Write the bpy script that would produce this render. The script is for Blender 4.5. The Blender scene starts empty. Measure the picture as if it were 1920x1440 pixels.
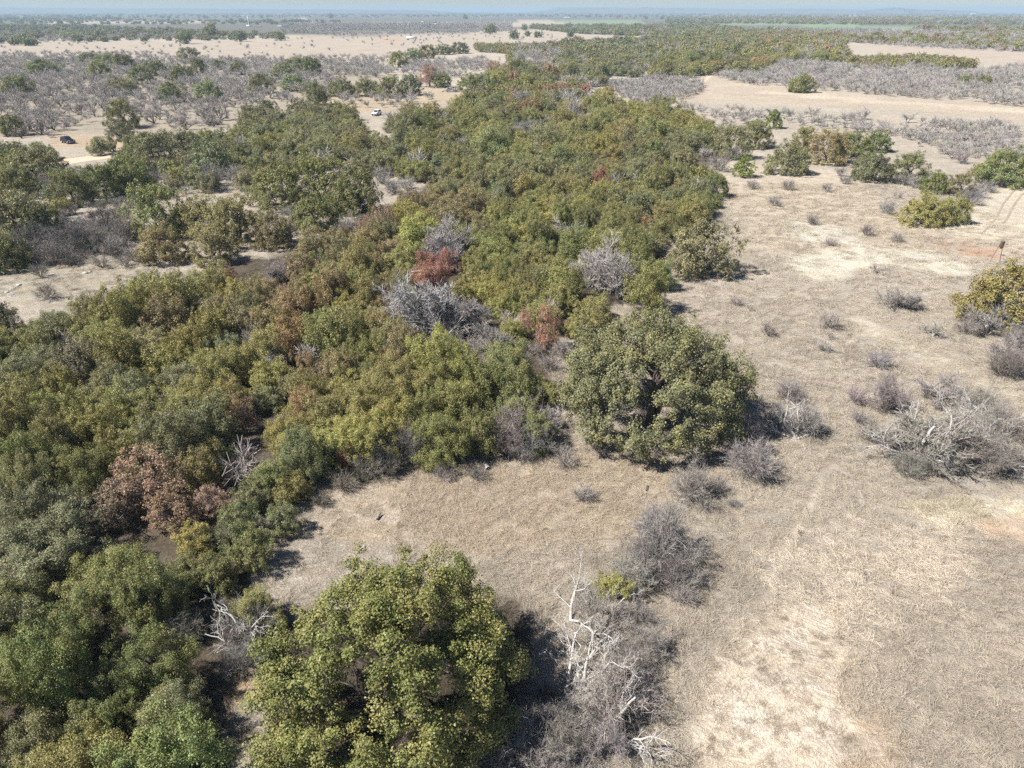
import bpy, math, random
import numpy as np

# ------------------------------------------------------------------ camera, sky, sun, exposure
SC = bpy.context.scene
C = SC.collection
CAM_H, F_PX, PITCH = 32.0, 1331.0, math.atan(701.0 / 1331.0)
cam_data = bpy.data.cameras.new("camera")
cam_data.sensor_width = 36.0
cam_data.lens = 36.0 * F_PX / 1920.0
cam_data.clip_start = 0.5
cam_data.clip_end = 120000.0
cam = bpy.data.objects.new("camera", cam_data)
C.objects.link(cam)
cam.location = (0, 0, CAM_H)
cam.rotation_euler = (math.pi / 2 - PITCH, 0, 0)
SC.camera = cam

SUN_EL, SUN_AZ = math.radians(50), math.radians(257)      # azimuth: compass style, from +Y towards +X
wd = bpy.data.worlds.new("World")
SC.world = wd
wd.use_nodes = True
nt = wd.node_tree
nt.nodes.clear()
sky = nt.nodes.new("ShaderNodeTexSky")
sky.sky_type = 'NISHITA'
sky.sun_disc = False
sky.sun_elevation = SUN_EL
sky.sun_rotation = SUN_AZ
sky.altitude = 300
sky.air_density = 0.9
sky.dust_density = 0.0
sky.ozone_density = 4.0
bg = nt.nodes.new("ShaderNodeBackground")
bg.inputs[1].default_value = 0.047
wo = nt.nodes.new("ShaderNodeOutputWorld")
nt.links.new(sky.outputs[0], bg.inputs[0])
nt.links.new(bg.outputs[0], wo.inputs[0])

sd = bpy.data.lights.new("sun", 'SUN')
sd.energy = 5.0
sd.angle = math.radians(0.5)
sd.color = (1.0, 0.955, 0.89)
sun = bpy.data.objects.new("sun", sd)
C.objects.link(sun)
sdir = np.array([math.sin(SUN_AZ) * math.cos(SUN_EL), math.cos(SUN_AZ) * math.cos(SUN_EL), math.sin(SUN_EL)])
from mathutils import Vector
sun.rotation_euler = Vector(sdir).to_track_quat('Z', 'Y').to_euler()

SC.view_settings.view_transform = 'Standard'
SC.view_settings.look = 'None'
SC.view_settings.exposure = 0.82
SC.view_settings.gamma = 1.0
SC.view_settings.use_curve_mapping = False
cy = SC.cycles
cy.max_bounces = 5
cy.diffuse_bounces = 1
cy.glossy_bounces = 1
cy.transmission_bounces = 3
cy.volume_bounces = 0
cy.use_denoising = False
cy.use_adaptive_sampling = False

# ------------------------------------------------------------------ helpers
rng = np.random.default_rng(7)
R = random.Random(11)
FW = np.array([0, math.cos(PITCH), -math.sin(PITCH)])
UP = np.array([0, math.sin(PITCH), math.cos(PITCH)])


def height(x, y):
    """Gentle swell of the near ground, fading out with distance."""
    d = np.hypot(x, y)
    k = np.clip(1.2 - d / 260.0, 0, 1)
    return k * (0.22 * np.sin(x * 0.11 + 1.3) * np.cos(y * 0.085) + 0.12 * np.sin(x * 0.23 + y * 0.19))


def ray(px, py):
    return FW + np.array([1, 0, 0]) * ((px - 960) / F_PX) + UP * ((720 - py) / F_PX)


def spot(px, py, z=0.0):
    """World point at height z under a pixel of the photograph."""
    d = ray(px, py)
    t = (z - CAM_H) / d[2]
    return np.array([d[0] * t, d[1] * t, z])


def depth_of(p):
    return float(np.dot(np.asarray(p) - np.array([0, 0, CAM_H]), FW))


def pixel(p):
    q = np.asarray(p, float) - np.array([0, 0, CAM_H])
    dz = np.dot(q, FW)
    return 960 + F_PX * q[0] / dz, 720 - F_PX * np.dot(q, UP) / dz


def solve(px, py, w, ratio, zc):
    """Base point and crown radius of a plant whose crown is w pixels wide round (px, py)."""
    r = 2.0
    for _ in range(12):
        p = spot(px, py, min(zc * ratio * r, 20))
        r = min(w * 0.5 * depth_of(p) / F_PX, 14)
    return p[0], p[1], r


def inside(poly, x, y):
    x = np.asarray(x); y = np.asarray(y)
    res = np.zeros(x.shape, bool)
    n = len(poly)
    for i in range(n):
        x0, y0 = poly[i]
        x1, y1 = poly[(i + 1) % n]
        c = (y0 > y) != (y1 > y)
        with np.errstate(divide='ignore', invalid='ignore'):
            xi = (x1 - x0) * (y - y0) / ((y1 - y0) if y1 != y0 else 1e-9) + x0
        res ^= c & (x < xi)
    return res


def wpoly(px_poly, z=0.0):
    return [tuple(spot(a, b, z)[:2]) for a, b in px_poly]


def norm(v):
    return v / np.maximum(np.linalg.norm(v, axis=-1, keepdims=True), 1e-9)


def quad_mesh(name, verts, quads, mat=None, attrs=None, cols=None):
    me = bpy.data.meshes.new(name)
    verts = np.ascontiguousarray(verts, np.float32)
    quads = np.ascontiguousarray(quads, np.int32)
    nv, nf = len(verts), len(quads)
    me.vertices.add(nv)
    me.vertices.foreach_set("co", verts.ravel())
    me.loops.add(nf * 4)
    me.loops.foreach_set("vertex_index", quads.ravel())
    me.polygons.add(nf)
    me.polygons.foreach_set("loop_start", np.arange(0, nf * 4, 4, dtype=np.int32))
    for k, v in (attrs or {}).items():
        dom = 'FACE' if len(v) == nf else 'POINT'
        a = me.attributes.new(k, 'FLOAT', dom)
        a.data.foreach_set("value", np.asarray(v, np.float32))
    for k, v in (cols or {}).items():
        dom = 'FACE' if len(v) == nf else 'POINT'
        a = me.attributes.new(k, 'FLOAT_COLOR', dom)
        v4 = np.ones((len(v), 4), np.float32)
        v4[:, :3] = v
        a.data.foreach_set("color", v4.ravel())
    me.update(calc_edges=True)
    if mat:
        me.materials.append(mat)
    return me


def link(name, me, parent=None, mat=None):
    o = bpy.data.objects.new(name, me)
    C.objects.link(o)
    if parent is not None:
        o.parent = parent
    if mat and me and not me.materials:
        me.materials.append(mat)
    return o


# ------------------------------------------------------------------ materials
def new_mat(name):
    m = bpy.data.materials.new(name)
    m.use_nodes = True
    m.node_tree.nodes.clear()
    return m, m.node_tree.nodes, m.node_tree.links


def leaf_material(name, per_face):
    m, N, L = new_mat(name)
    out = N.new("ShaderNodeOutputMaterial")
    info = N.new("ShaderNodeObjectInfo")
    tint = N.new("ShaderNodeAttribute"); tint.attribute_name = "tint"
    if per_face:
        src = N.new("ShaderNodeAttribute"); src.attribute_name = "leafcol"
        col, amt = src.outputs["Color"], None
    else:
        mc = N.new("ShaderNodeAttribute"); mc.attribute_name = "mcol"; mc.attribute_type = 'INSTANCER'
        mf = N.new("ShaderNodeAttribute"); mf.attribute_name = "massflag"; mf.attribute_type = 'INSTANCER'
        sw = N.new("ShaderNodeMix"); sw.data_type = 'RGBA'
        L.new(mf.outputs["Fac"], sw.inputs[0]); L.new(info.outputs["Color"], sw.inputs[6]); L.new(mc.outputs["Color"], sw.inputs[7])
        sa = N.new("ShaderNodeMix"); sa.data_type = 'FLOAT'
        L.new(mf.outputs["Fac"], sa.inputs[0]); L.new(info.outputs["Alpha"], sa.inputs[2]); sa.inputs[3].default_value = .5
        col, amt = sw.outputs[2], sa.outputs[0]
    # patches of older, ochre leaves and of fresher leaves a metre or two wide
    tc = N.new("ShaderNodeTexCoord")
    add = N.new("ShaderNodeVectorMath"); add.operation = 'ADD'
    geo = N.new("ShaderNodeNewGeometry")
    L.new(geo.outputs["Position"], add.inputs[0])
    noise = N.new("ShaderNodeTexNoise"); noise.inputs["Scale"].default_value = 0.55
    noise.inputs["Detail"].default_value = 2.5
    L.new(add.outputs[0], noise.inputs["Vector"])
    sm = N.new("ShaderNodeMath"); sm.operation = 'ADD'
    L.new(noise.outputs[0], sm.inputs[0])
    tm = N.new("ShaderNodeMath"); tm.operation = 'MULTIPLY_ADD'
    tm.inputs[1].default_value = 0.36; tm.inputs[2].default_value = -0.18
    L.new(tint.outputs["Fac"], tm.inputs[0])
    L.new(tm.outputs[0], sm.inputs[1])
    ramp = N.new("ShaderNodeMapRange"); ramp.interpolation_type = 'SMOOTHSTEP'
    ramp.inputs["From Min"].default_value = 0.38; ramp.inputs["From Max"].default_value = 0.72
    L.new(sm.outputs[0], ramp.inputs["Value"])
    fm = N.new("ShaderNodeMath"); fm.operation = 'MULTIPLY'
    L.new(ramp.outputs[0], fm.inputs[0])
    if amt is not None:
        L.new(amt, fm.inputs[1])
    else:
        fm.inputs[1].default_value = 0.35
    mix = N.new("ShaderNodeMix"); mix.data_type = 'RGBA'
    L.new(fm.outputs[0], mix.inputs[0])
    L.new(col, mix.inputs[6])
    mix.inputs[7].default_value = (0.32, 0.28, 0.10, 1)
    # leaf to leaf brightness
    hsv = N.new("ShaderNodeHueSaturation")
    vm = N.new("ShaderNodeMath"); vm.operation = 'MULTIPLY_ADD'
    vm.inputs[1].default_value = 0.6; vm.inputs[2].default_value = 0.73
    L.new(tint.outputs["Fac"], vm.inputs[0])
    L.new(vm.outputs[0], hsv.inputs["Value"])
    L.new(mix.outputs[2], hsv.inputs["Color"])
    dif = N.new("ShaderNodeBsdfPrincipled")
    dif.inputs["Roughness"].default_value = 0.5
    dif.inputs["Specular IOR Level"].default_value = 0.35
    L.new(hsv.outputs[0], dif.inputs["Base Color"])
    tr = N.new("ShaderNodeBsdfTranslucent")
    L.new(hsv.outputs[0], tr.inputs[0])
    ms = N.new("ShaderNodeMixShader"); ms.inputs[0].default_value = 0.15
    L.new(dif.outputs[0], ms.inputs[1]); L.new(tr.outputs[0], ms.inputs[2])
    L.new(ms.outputs[0], out.inputs[0])
    return m


def plain(name, col, rough=0.8, noise=0.0, scale=3.0, metal=0.0, spec=0.3, use_obj=False):
    m, N, L = new_mat(name)
    out = N.new("ShaderNodeOutputMaterial")
    b = N.new("ShaderNodeBsdfPrincipled")
    b.inputs["Roughness"].default_value = rough
    b.inputs["Metallic"].default_value = metal
    b.inputs["Specular IOR Level"].default_value = spec
    L.new(b.outputs[0], out.inputs[0])
    if use_obj:
        info = N.new("ShaderNodeObjectInfo")
        mc = N.new("ShaderNodeAttribute"); mc.attribute_name = "mcol"; mc.attribute_type = 'INSTANCER'
        mf = N.new("ShaderNodeAttribute"); mf.attribute_name = "massflag"; mf.attribute_type = 'INSTANCER'
        sw = N.new("ShaderNodeMix"); sw.data_type = 'RGBA'
        L.new(mf.outputs["Fac"], sw.inputs[0]); L.new(info.outputs["Color"], sw.inputs[6]); L.new(mc.outputs["Color"], sw.inputs[7])
        colsock = sw.outputs[2]
    else:
        rgb = N.new("ShaderNodeRGB"); rgb.outputs[0].default_value = (*col, 1)
        colsock = rgb.outputs[0]
    if noise > 0:
        tc = N.new("ShaderNodeNewGeometry")
        n = N.new("ShaderNodeTexNoise"); n.inputs["Scale"].default_value = scale
        n.inputs["Detail"].default_value = 3
        L.new(tc.outputs["Position"], n.inputs["Vector"])
        h = N.new("ShaderNodeHueSaturation")
        mr = N.new("ShaderNodeMapRange")
        mr.inputs["From Min"].default_value = 0.3; mr.inputs["From Max"].default_value = 0.7
        mr.inputs["To Min"].default_value = 1 - noise; mr.inputs["To Max"].default_value = 1 + noise
        L.new(n.outputs[0], mr.inputs["Value"]); L.new(mr.outputs[0], h.inputs["Value"])
        L.new(colsock, h.inputs["Color"]); L.new(h.outputs[0], b.inputs["Base Color"])
    else:
        L.new(colsock, b.inputs["Base Color"])
    return m


M_LEAF = leaf_material("leaf", False)
M_LEAF_MASS = leaf_material("leaf_mass", True)
M_BARK = plain("oak_bark", (0.12, 0.10, 0.085), 0.9, 0.3, 6)
M_TWIG = plain("bare_twigs", (0.2, 0.18, 0.17), 0.85, 0.28, 1.3, use_obj=True)
M_LIMB = plain("bare_limbs", (0.2, 0.18, 0.17), 0.85, 0.25, 5, use_obj=True)
M_DEAD = plain("weathered_wood", (.54, .51, .475), 0.8, 0.22, 7)


def mass_mat(name):
    m, N, L = new_mat(name)
    out = N.new("ShaderNodeOutputMaterial")
    b = N.new("ShaderNodeBsdfDiffuse")
    a = N.new("ShaderNodeAttribute"); a.attribute_name = "leafcol"
    L.new(a.outputs["Color"], b.inputs[0]); L.new(b.outputs[0], out.inputs[0])
    return m


M_TWIG_MASS = mass_mat("twig_mass")

# ------------------------------------------------------------------ leaf crowns
def leaf_quads(p, n, s, g):
    """rhombic leaf sprays at p facing n with half size s"""
    a = norm(np.cross(n, norm(g.normal(size=p.shape))))
    b = np.cross(n, a)
    s = s[:, None]
    bend = n * s * 0.25
    v = np.stack([p + a * s - bend, p + b * s * 0.62, p - a * s - bend, p - b * s * 0.62], 1).reshape(-1, 3)
    q = np.arange(len(p) * 4).reshape(-1, 4)
    return v, q


def crown(name, seed, ratio, clumps, size, leaf, count, low=0.2, cone=0.0, ragged=0.16, mass=False, even=0.34):
    """A crown of unit radius and height `ratio` (trunk foot at the origin): a mound of upright leafy clumps
    standing at uneven depth, each a loose cloud of leaf sprays, so that dark gaps open between them."""
    g = np.random.default_rng(seed)
    zc = ratio * low
    cz = ratio - zc
    i = np.arange(clumps) + 0.5
    zz = 1 - i / clumps * 1.22
    th = i * 2.399963 + g.uniform(0, 6.28)
    rr = np.sqrt(np.clip(1 - zz ** 2, 0, 1))
    d = norm(np.stack([rr * np.cos(th), rr * np.sin(th), zz], 1) + g.normal(size=(clumps, 3)) * 0.13)
    az = np.arctan2(d[:, 1], d[:, 0])
    ph = g.uniform(0, 6.28, 4)
    rag = 1 + ragged * (0.6 * np.sin(az * 2 + ph[0]) + 0.5 * np.sin(az * 3 + ph[1]) + 0.6 * np.sin(az * 5 + ph[2] + d[:, 2] * 4) + .4 * np.sin(d[:, 2] * 7 + ph[3] + az))
    sz = size * np.exp(g.normal(size=clumps) * .28)
    fac = (even + (1.06 - even) * g.uniform(0, 1, clumps) ** .55) * rag
    wide = (1 - np.abs(np.clip(d[:, 2], -.98, .98)) ** 2.4) ** .5 / np.sqrt(1 - np.clip(d[:, 2], -.98, .98) ** 2)
    hz = np.where(d[:, 2] > 0, 1, 1 + .3 * d[:, 2])
    c = np.stack([d[:, 0] * wide * (1 - sz) * fac * hz, d[:, 1] * wide * (1 - sz) * fac * hz, zc + np.where(d[:, 2] > 0, d[:, 2] * (cz - sz * 1.3) * (.45 + .55 * fac), d[:, 2] * zc * .8)], 1)
    if cone > 0:
        k = 1 - cone * np.clip((c[:, 2] - zc * 0.6) / (ratio - zc * 0.6), 0, 1)
        c[:, 0] *= k; c[:, 1] *= k
    # every clump is a handful of twig ends
    outd = norm(norm(c - np.array([0, 0, zc * .6])) * .8 + np.array([0, 0, .75]))
    m = 3 if mass else 7
    sub = np.repeat(np.arange(clumps), m)
    sc = c[sub] + np.clip(g.normal(size=(len(sub), 3)), -1.7, 1.7) * (sz[sub] * .44)[:, None] * np.array([1, 1, 1.05]) + outd[sub] * (sz[sub] * g.uniform(-.4, .7, len(sub)))[:, None]
    ss = sz[sub] * g.uniform(.34, .58, len(sub))
    w = sz[sub] ** 2
    w /= w.sum()
    cnt = np.maximum((w * count).astype(int), 2)
    idx = np.repeat(np.arange(len(sub)), cnt)
    v = norm(g.normal(size=(len(idx), 3)) + outd[sub[idx]] * .45)
    p = sc[idx] + v * (ss[idx] * g.uniform(.15, 1.15, len(idx)) ** .7)[:, None]
    p[:, 2] = np.maximum(p[:, 2], .01 * ratio)
    p[:, :2] /= np.percentile(np.hypot(p[:, 0], p[:, 1]), 97)
    p[:, 2] *= ratio / np.percentile(p[:, 2], 99.5)
    n = norm(v * 0.55 + outd[sub[idx]] * .5 + g.normal(size=p.shape) * 0.5)
    V, q = leaf_quads(p, n, leaf * g.uniform(0.55, 1.45, len(p)), g)
    lr, cl = g.uniform(0, 1, clumps), g.uniform(0, 1, len(sub))
    t = np.clip(0.35 * lr[sub[idx]] + .25 * cl[idx] + 0.4 * g.uniform(0, 1, len(p)), 0, 1)
    if mass:
        return V, q, t
    return quad_mesh(name, V, q, M_LEAF, {"tint": t})


# ------------------------------------------------------------------ branches
def tubes(P, Rd, sides, g):
    """P (n,k+1,3) polylines, Rd (n,k+1) radii -> verts, quads; sides 2 = flat twig ribbons"""
    n, k1, _ = P.shape
    T = np.empty_like(P)
    T[:, 1:-1] = P[:, 2:] - P[:, :-2]
    T[:, 0] = P[:, 1] - P[:, 0]
    T[:, -1] = P[:, -1] - P[:, -2]
    T = norm(T)
    ref = norm(g.normal(size=(n, 1, 3)))
    A = norm(np.cross(T, np.broadcast_to(ref, T.shape)))
    B = np.cross(T, A)
    if sides == 2:
        V = np.stack([P + A * Rd[..., None], P - A * Rd[..., None]], 2)
        base = (np.arange(n)[:, None] * k1 + np.arange(k1 - 1)[None]) * 2
        q = np.stack([base, base + 1, base + 3, base + 2], -1).reshape(-1, 4)
    else:
        an = np.arange(sides) / sides * 2 * math.pi
        V = P[:, :, None] + (A[:, :, None] * np.cos(an)[None, None, :, None] + B[:, :, None] * np.sin(an)[None, None, :, None]) * Rd[:, :, None, None]
        base = (np.arange(n)[:, None] * k1 + np.arange(k1 - 1)[None]) * sides
        j = np.arange(sides); j2 = (j + 1) % sides
        q = np.stack([base[..., None] + j, base[..., None] + j2, base[..., None] + sides + j2, base[..., None] + sides + j], -1).reshape(-1, 4)
    return V.reshape(-1, 3), q


def level(start, dirs, length, rad0, rad1, k, jit, trop, g):
    n = len(start)
    P = np.empty((n, k + 1, 3))
    P[:, 0] = start
    d = dirs.copy()
    for s in range(k):
        d = norm(d + g.normal(size=d.shape) * jit + np.array([0, 0, trop]))
        P[:, s + 1] = P[:, s] + d * (length / k)[:, None]
    t = np.linspace(0, 1, k + 1)[None]
    Rd = rad0[:, None] * (1 - t) + rad1[:, None] * t
    return P, Rd


def children(P, Rd, m, lo, spread, g):
    n, k1, _ = P.shape
    t = g.uniform(lo, 0.98, (n, m)) * (k1 - 1)
    i = np.minimum(t.astype(int), k1 - 2)
    f = (t - i)[..., None]
    row = np.arange(n)[:, None]
    a, b = P[row, i], P[row, i + 1]
    st = a * (1 - f) + b * f
    dr = norm(b - a)
    side = g.normal(size=dr.shape)
    side = norm(side - dr * (side * dr).sum(-1, keepdims=True))
    dr = norm(dr + side * spread * g.uniform(0.5, 1.3, (n, m, 1)))
    rr = (Rd[row, i] * (1 - f[..., 0]) + Rd[row, i + 1] * f[..., 0])
    return st.reshape(-1, 3), dr.reshape(-1, 3), rr.reshape(-1)


def grow(seed, stems, spec, base_r=0.0, lean=(0.2, 1.0), stem_len=1.0, stem_rad=0.03, flat=0.0):
    """spec: per level (children, length ratio, spread, k, jitter, tropism, sides, radius).
    Returns a list of (level, verts, quads)."""
    g = np.random.default_rng(seed)
    th = g.uniform(0, 6.283, stems)
    le = g.uniform(lean[0], lean[1], stems)
    d = norm(np.stack([np.cos(th) * le, np.sin(th) * le, np.ones(stems)], 1))
    st = np.stack([np.cos(th) * base_r, np.sin(th) * base_r, np.zeros(stems)], 1) * g.uniform(0.2, 1, (stems, 1))
    out = []
    ln = stem_len * g.uniform(0.7, 1.15, stems)
    rad = np.full(stems, stem_rad) * g.uniform(0.75, 1.25, stems)
    for li, (m, ratio, spread, k, jit, trop, sides, rr) in enumerate(spec):
        if li > 0:
            st, d, pr = children(P, Rd, m, 0.25 if li == 1 else 0.15, spread, g)
            ln = np.repeat(ln, m) * ratio * g.uniform(0.6, 1.2, len(st))
            rad = np.full(len(st), rr) * g.uniform(0.8, 1.2, len(st))
        P, Rd = level(st, d, ln, rad, rad * (0.5 if sides > 2 else 0.45), k, jit, trop, g)
        if flat:
            P[..., 2] = np.maximum(P[..., 2], 0.02)
        v, q = tubes(P, Rd, sides, g)
        out.append((v, q))
    return out


def join(parts):
    V, Q, o = [], [], 0
    for v, q in parts:
        V.append(v); Q.append(q + o); o += len(v)
    return np.concatenate(V), np.concatenate(Q)


def fit(parts, radius=1.0):
    """scale a plant so that its twigs reach the given radius"""
    v = np.concatenate([p[0] for p in parts])
    r = np.percentile(np.hypot(v[:, 0], v[:, 1]), 96)
    return [(p[0] * (radius / r), p[1]) for p in parts], radius / r


# wiry shrub: many stems from the ground
def shrub_mesh(name, seed, detail, mat=None):
    if detail == 3:
        spec = [(0, 0, 0, 4, .16, .05, 3, 0), (6, .6, .75, 3, .2, .05, 3, .008), (6, .55, .8, 2, .25, .03, 2, .005), (6, .6, .8, 1, .25, .02, 2, .0034)]
        n, sr = 30, .015
    elif detail == 2:
        spec = [(0, 0, 0, 3, .16, .05, 3, 0), (6, .6, .75, 2, .2, .04, 2, .011), (8, .6, .85, 1, .25, .02, 2, .007)]
        n, sr = 24, .018
    else:
        spec = [(0, 0, 0, 2, .16, .05, 2, 0), (6, .6, .9, 1, .2, .04, 2, .026)]
        n, sr = 16, .03
    parts = grow(seed, n, spec, .12, (.15, 1.5), 1.0, sr)
    parts, _ = fit(parts)
    v, q = join(parts)
    v[:, 2] = np.maximum(v[:, 2], 0.01)
    return quad_mesh(name, v, q, M_TWIG)


# bare tree: few crooked stems, a wide haze of twigs -> (limbs, twigs)
def bare_tree(name, seed, detail, stems=4, lean=(.3, .95), slen=1.0):
    if detail == 4:
        spec = [(0, 0, 0, 5, .16, .06, 6, 0), (6, .72, .75, 4, .2, .07, 5, .020), (6, .62, .8, 3, .22, .07, 3, .009), (7, .6, .75, 2, .22, .05, 2, .006), (6, .6, .7, 1, .25, .04, 2, .0048)]
    elif detail == 3:
        spec = [(0, 0, 0, 5, .22, .06, 6, 0), (4, .72, .8, 4, .26, .05, 5, .022), (5, .62, .8, 3, .25, .05, 3, .010), (6, .6, .8, 2, .25, .03, 2, .0058), (4, .6, .8, 1, .25, .02, 2, .0042)]
    elif detail == 2:
        spec = [(0, 0, 0, 4, .22, .06, 4, 0), (4, .72, .8, 3, .26, .05, 3, .024), (6, .62, .85, 2, .25, .05, 2, .012), (10, .6, .85, 2, .25, .03, 2, .0075)]
    else:
        spec = [(0, 0, 0, 3, .22, .06, 3, 0), (7, .75, .85, 2, .26, .05, 2, .024), (18, .65, .9, 1, .25, .04, 2, .0125)]
    parts = grow(seed, stems, spec, .05, lean, slen, .05)
    parts, k = fit(parts)
    cut = 2 if detail > 1 else 1
    lv, lq = join(parts[:cut])
    tv, tq = join(parts[cut:])
    for v in (lv, tv):
        v[:, 2] = np.maximum(v[:, 2], -0.02)
    top = np.percentile(tv[:, 2], 98)
    return quad_mesh(name + "_limbs", lv, lq, M_LIMB), quad_mesh(name + "_twigs", tv, tq, M_TWIG), top


def trunk_mesh(seed, ratio, stems=1, sides=6):
    g = np.random.default_rng(seed)
    spec = [(0, 0, 0, 4, .12, .1, sides, 0), (6, .75, .75, 4, .2, .03, 5, .028), (3, .6, .7, 2, .2, .05, 3, .012)]
    parts = grow(seed, stems, spec, .06 if stems > 1 else 0, (.05, .35), ratio * .62, .06)
    v, q = join(parts)
    r = np.hypot(v[:, 0], v[:, 1])
    s = np.minimum(1, .8 / np.maximum(r, 1e-6))
    v[:, 0] *= s; v[:, 1] *= s
    v[:, 2] = np.minimum(v[:, 2], ratio * .9) - 0.02
    return quad_mesh("oak_trunk", v, q, M_BARK)

# ------------------------------------------------------------------ the ground
def srgb(r, g, b):
    f = lambda c: (c / 255) / 12.92 if c <= 10 else ((c / 255 + 0.055) / 1.055) ** 2.4
    return np.array([f(r), f(g), f(b)])


G_GRASS = np.array([.415, .365, .30])
PATCHES = [  # outline traced on the photograph and laid on the ground plane, soil colour, edge softness in metres
    # far country
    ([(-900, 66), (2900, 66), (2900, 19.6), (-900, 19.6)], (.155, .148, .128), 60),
    ([(90, 40), (640, 42), (660, 45), (90, 44)], (.42, .36, .29), 10),
    ([(560, 33), (700, 32), (700, 34), (560, 36)], (.42, .36, .3), 10),
    ([(660, 46), (720, 42), (770, 44), (800, 46), (700, 48)], (.5, .43, .34), 8),
    ([(830, 44), (960, 40), (1060, 36), (1110, 36), (1090, 46), (1000, 50), (880, 48)], (.40, .345, .285), 10),
    ([(1020, 40), (1100, 38), (1180, 39), (1250, 42), (1200, 45), (1080, 46)], (.215, .265, .165), 10),
    ([(1270, 42), (1400, 44), (1480, 44), (1600, 46), (1700, 50), (1780, 53), (1760, 57), (1690, 57), (1560, 52), (1400, 47)], (.215, .275, .16), 10),
    ([(1500, 38), (1530, 37), (1560, 38), (1500, 40)], (.5, .42, .33), 8),
    ([(1560, 32), (1610, 31.5), (1610, 33), (1560, 34)], (.46, .4, .33), 8),
    ([(1700, 36), (1775, 35), (1775, 38), (1700, 38.5)], (.5, .44, .34), 6),
    ([(1660, 56), (1700, 56), (1700, 60), (1660, 60)], (.38, .28, .22), 6),
    # pale hay fields beyond the woods
    ([(-300, 84), (0, 80), (300, 77), (530, 72), (640, 66), (760, 63), (900, 57), (1000, 55), (1130, 58), (1130, 66), (1075, 82), (900, 92), (740, 102), (600, 112), (330, 106), (180, 95), (0, 106), (-300, 112)], (.395, .34, .278), 6),
    ([(620, 60), (880, 58), (880, 64), (620, 68)], (.26, .235, .21), 6),
    ([(1180, 63), (1390, 62), (1390, 66), (1180, 67)], (.48, .42, .34), 6),
    ([(1585, 75), (1680, 77), (1720, 80), (1600, 80)], (.48, .42, .34), 5),
    ([(1615, 90), (1680, 86), (1780, 89), (1920, 94), (2200, 100), (2200, 130), (1920, 119), (1830, 110), (1700, 98)], (.42, .355, .29), 5),
    ([(690, 71), (760, 71), (750, 76), (690, 75)], (.44, .3, .22), 5),
    # the pale mown strip on the right
    ([(1235, 180), (1310, 160), (1318, 140), (1345, 136), (1350, 150), (1480, 166), (1650, 182), (1920, 198), (2200, 212), (2200, 245), (1920, 226), (1700, 206), (1480, 196), (1330, 192), (1260, 196)], (.44, .375, .295), 2),
    ([(1400, 172), (1560, 178), (1700, 192), (1920, 205), (1920, 211), (1700, 197), (1560, 186)], (.53, .46, .36), 2),
    # scrub floor upper left
    ([(-200, 110), (700, 120), (760, 190), (620, 200), (430, 240), (330, 250), (-200, 260)], (.345, .30, .24), 3),
    ([(100, 250), (260, 255), (330, 270), (330, 285), (100, 275)], (.42, .335, .24), 2),
    ([(560, 170), (900, 165), (900, 200), (640, 210)], (.42, .345, .255), 2),
    # clearing on the left
    ([(-100, 510), (60, 490), (240, 465), (250, 500), (150, 550), (-100, 575)], (.40, .355, .28), 1.5),
    ([(-100, 535), (30, 520), (30, 565), (-100, 570)], (.46, .42, .35), 1.0),
    # right hand field
    ([(1340, 300), (1600, 320), (1700, 420), (1920, 340), (2100, 350), (2100, 480), (1700, 500), (1400, 470)], (.48, .415, .33), 3),
    ([(1480, 410), (1600, 430), (1620, 460), (1480, 450)], (.56, .51, .42), 1.5),
    ([(1470, 490), (1530, 470), (1620, 462), (1740, 470), (1800, 490), (1830, 516), (1760, 512), (1660, 490), (1600, 512), (1560, 540), (1500, 520)], (.58, .53, .43), 1.6),
    ([(1760, 420), (1920, 330), (2100, 340), (2100, 420), (1920, 440), (1800, 450)], (.55, .49, .39), 2),
    ([(1760, 452), (1830, 448), (1830, 462), (1760, 466)], (.43, .34, .265), 1.2),
    ([(1800, 462), (1880, 468), (1880, 484), (1800, 480)], (.46, .33, .245), 1.0),
    ([(1580, 590), (1620, 590), (1740, 650), (1920, 740), (1920, 765), (1760, 700), (1640, 640)], (.50, .44, .35), 1.4),
    # lower right
    ([(1560, 1040), (1920, 1010), (2100, 1010), (2100, 1500), (1560, 1500), (1500, 1200)], (.415, .362, .297), 1.5),
    ([(1300, 1480), (1300, 1330), (1370, 1190), (1450, 1125), (1560, 1135), (1610, 1220), (1610, 1330), (1570, 1480)], (.63, .54, .43), 0.8),
    ([(1560, 1480), (1600, 1330), (1680, 1330), (1700, 1480)], (.52, .43, .33), 0.8),
    ([(1690, 960), (1800, 940), (1960, 925), (2100, 925), (2100, 965), (1900, 985), (1760, 995)], (.60, .53, .40), .9),
    ([(1820, 985), (1900, 970), (2100, 975), (2100, 1045), (1920, 1030), (1850, 1010)], (.55, .43, .32), .7),
    ([(1440, 1080), (1455, 1080), (1545, 915), (1530, 915)], (.56, .49, .40), .2),
    ([(560, 880), (700, 850), (980, 830), (1250, 850), (1240, 1000), (900, 1040), (600, 1010)], (.45, .38, .295), 1.0),
    ([(430, 1260), (520, 1240), (520, 1320), (420, 1330)], (.46, .36, .25), .4),
    # leaf litter under the woods, painted darker to deepen the shade between crowns
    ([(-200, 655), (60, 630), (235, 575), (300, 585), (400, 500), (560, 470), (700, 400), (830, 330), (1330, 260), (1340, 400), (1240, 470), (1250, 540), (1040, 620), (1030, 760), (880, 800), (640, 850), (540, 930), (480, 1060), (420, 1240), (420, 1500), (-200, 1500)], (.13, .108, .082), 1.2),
    ([(500, 1150), (1000, 1120), (1000, 1420), (500, 1420)], (.12, .10, .075), 1.0),  # litter under the big bottom oak, darkened so its crown gaps look shaded
]

_ph = rng.uniform(0, 6.28, (6, 6))


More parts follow.
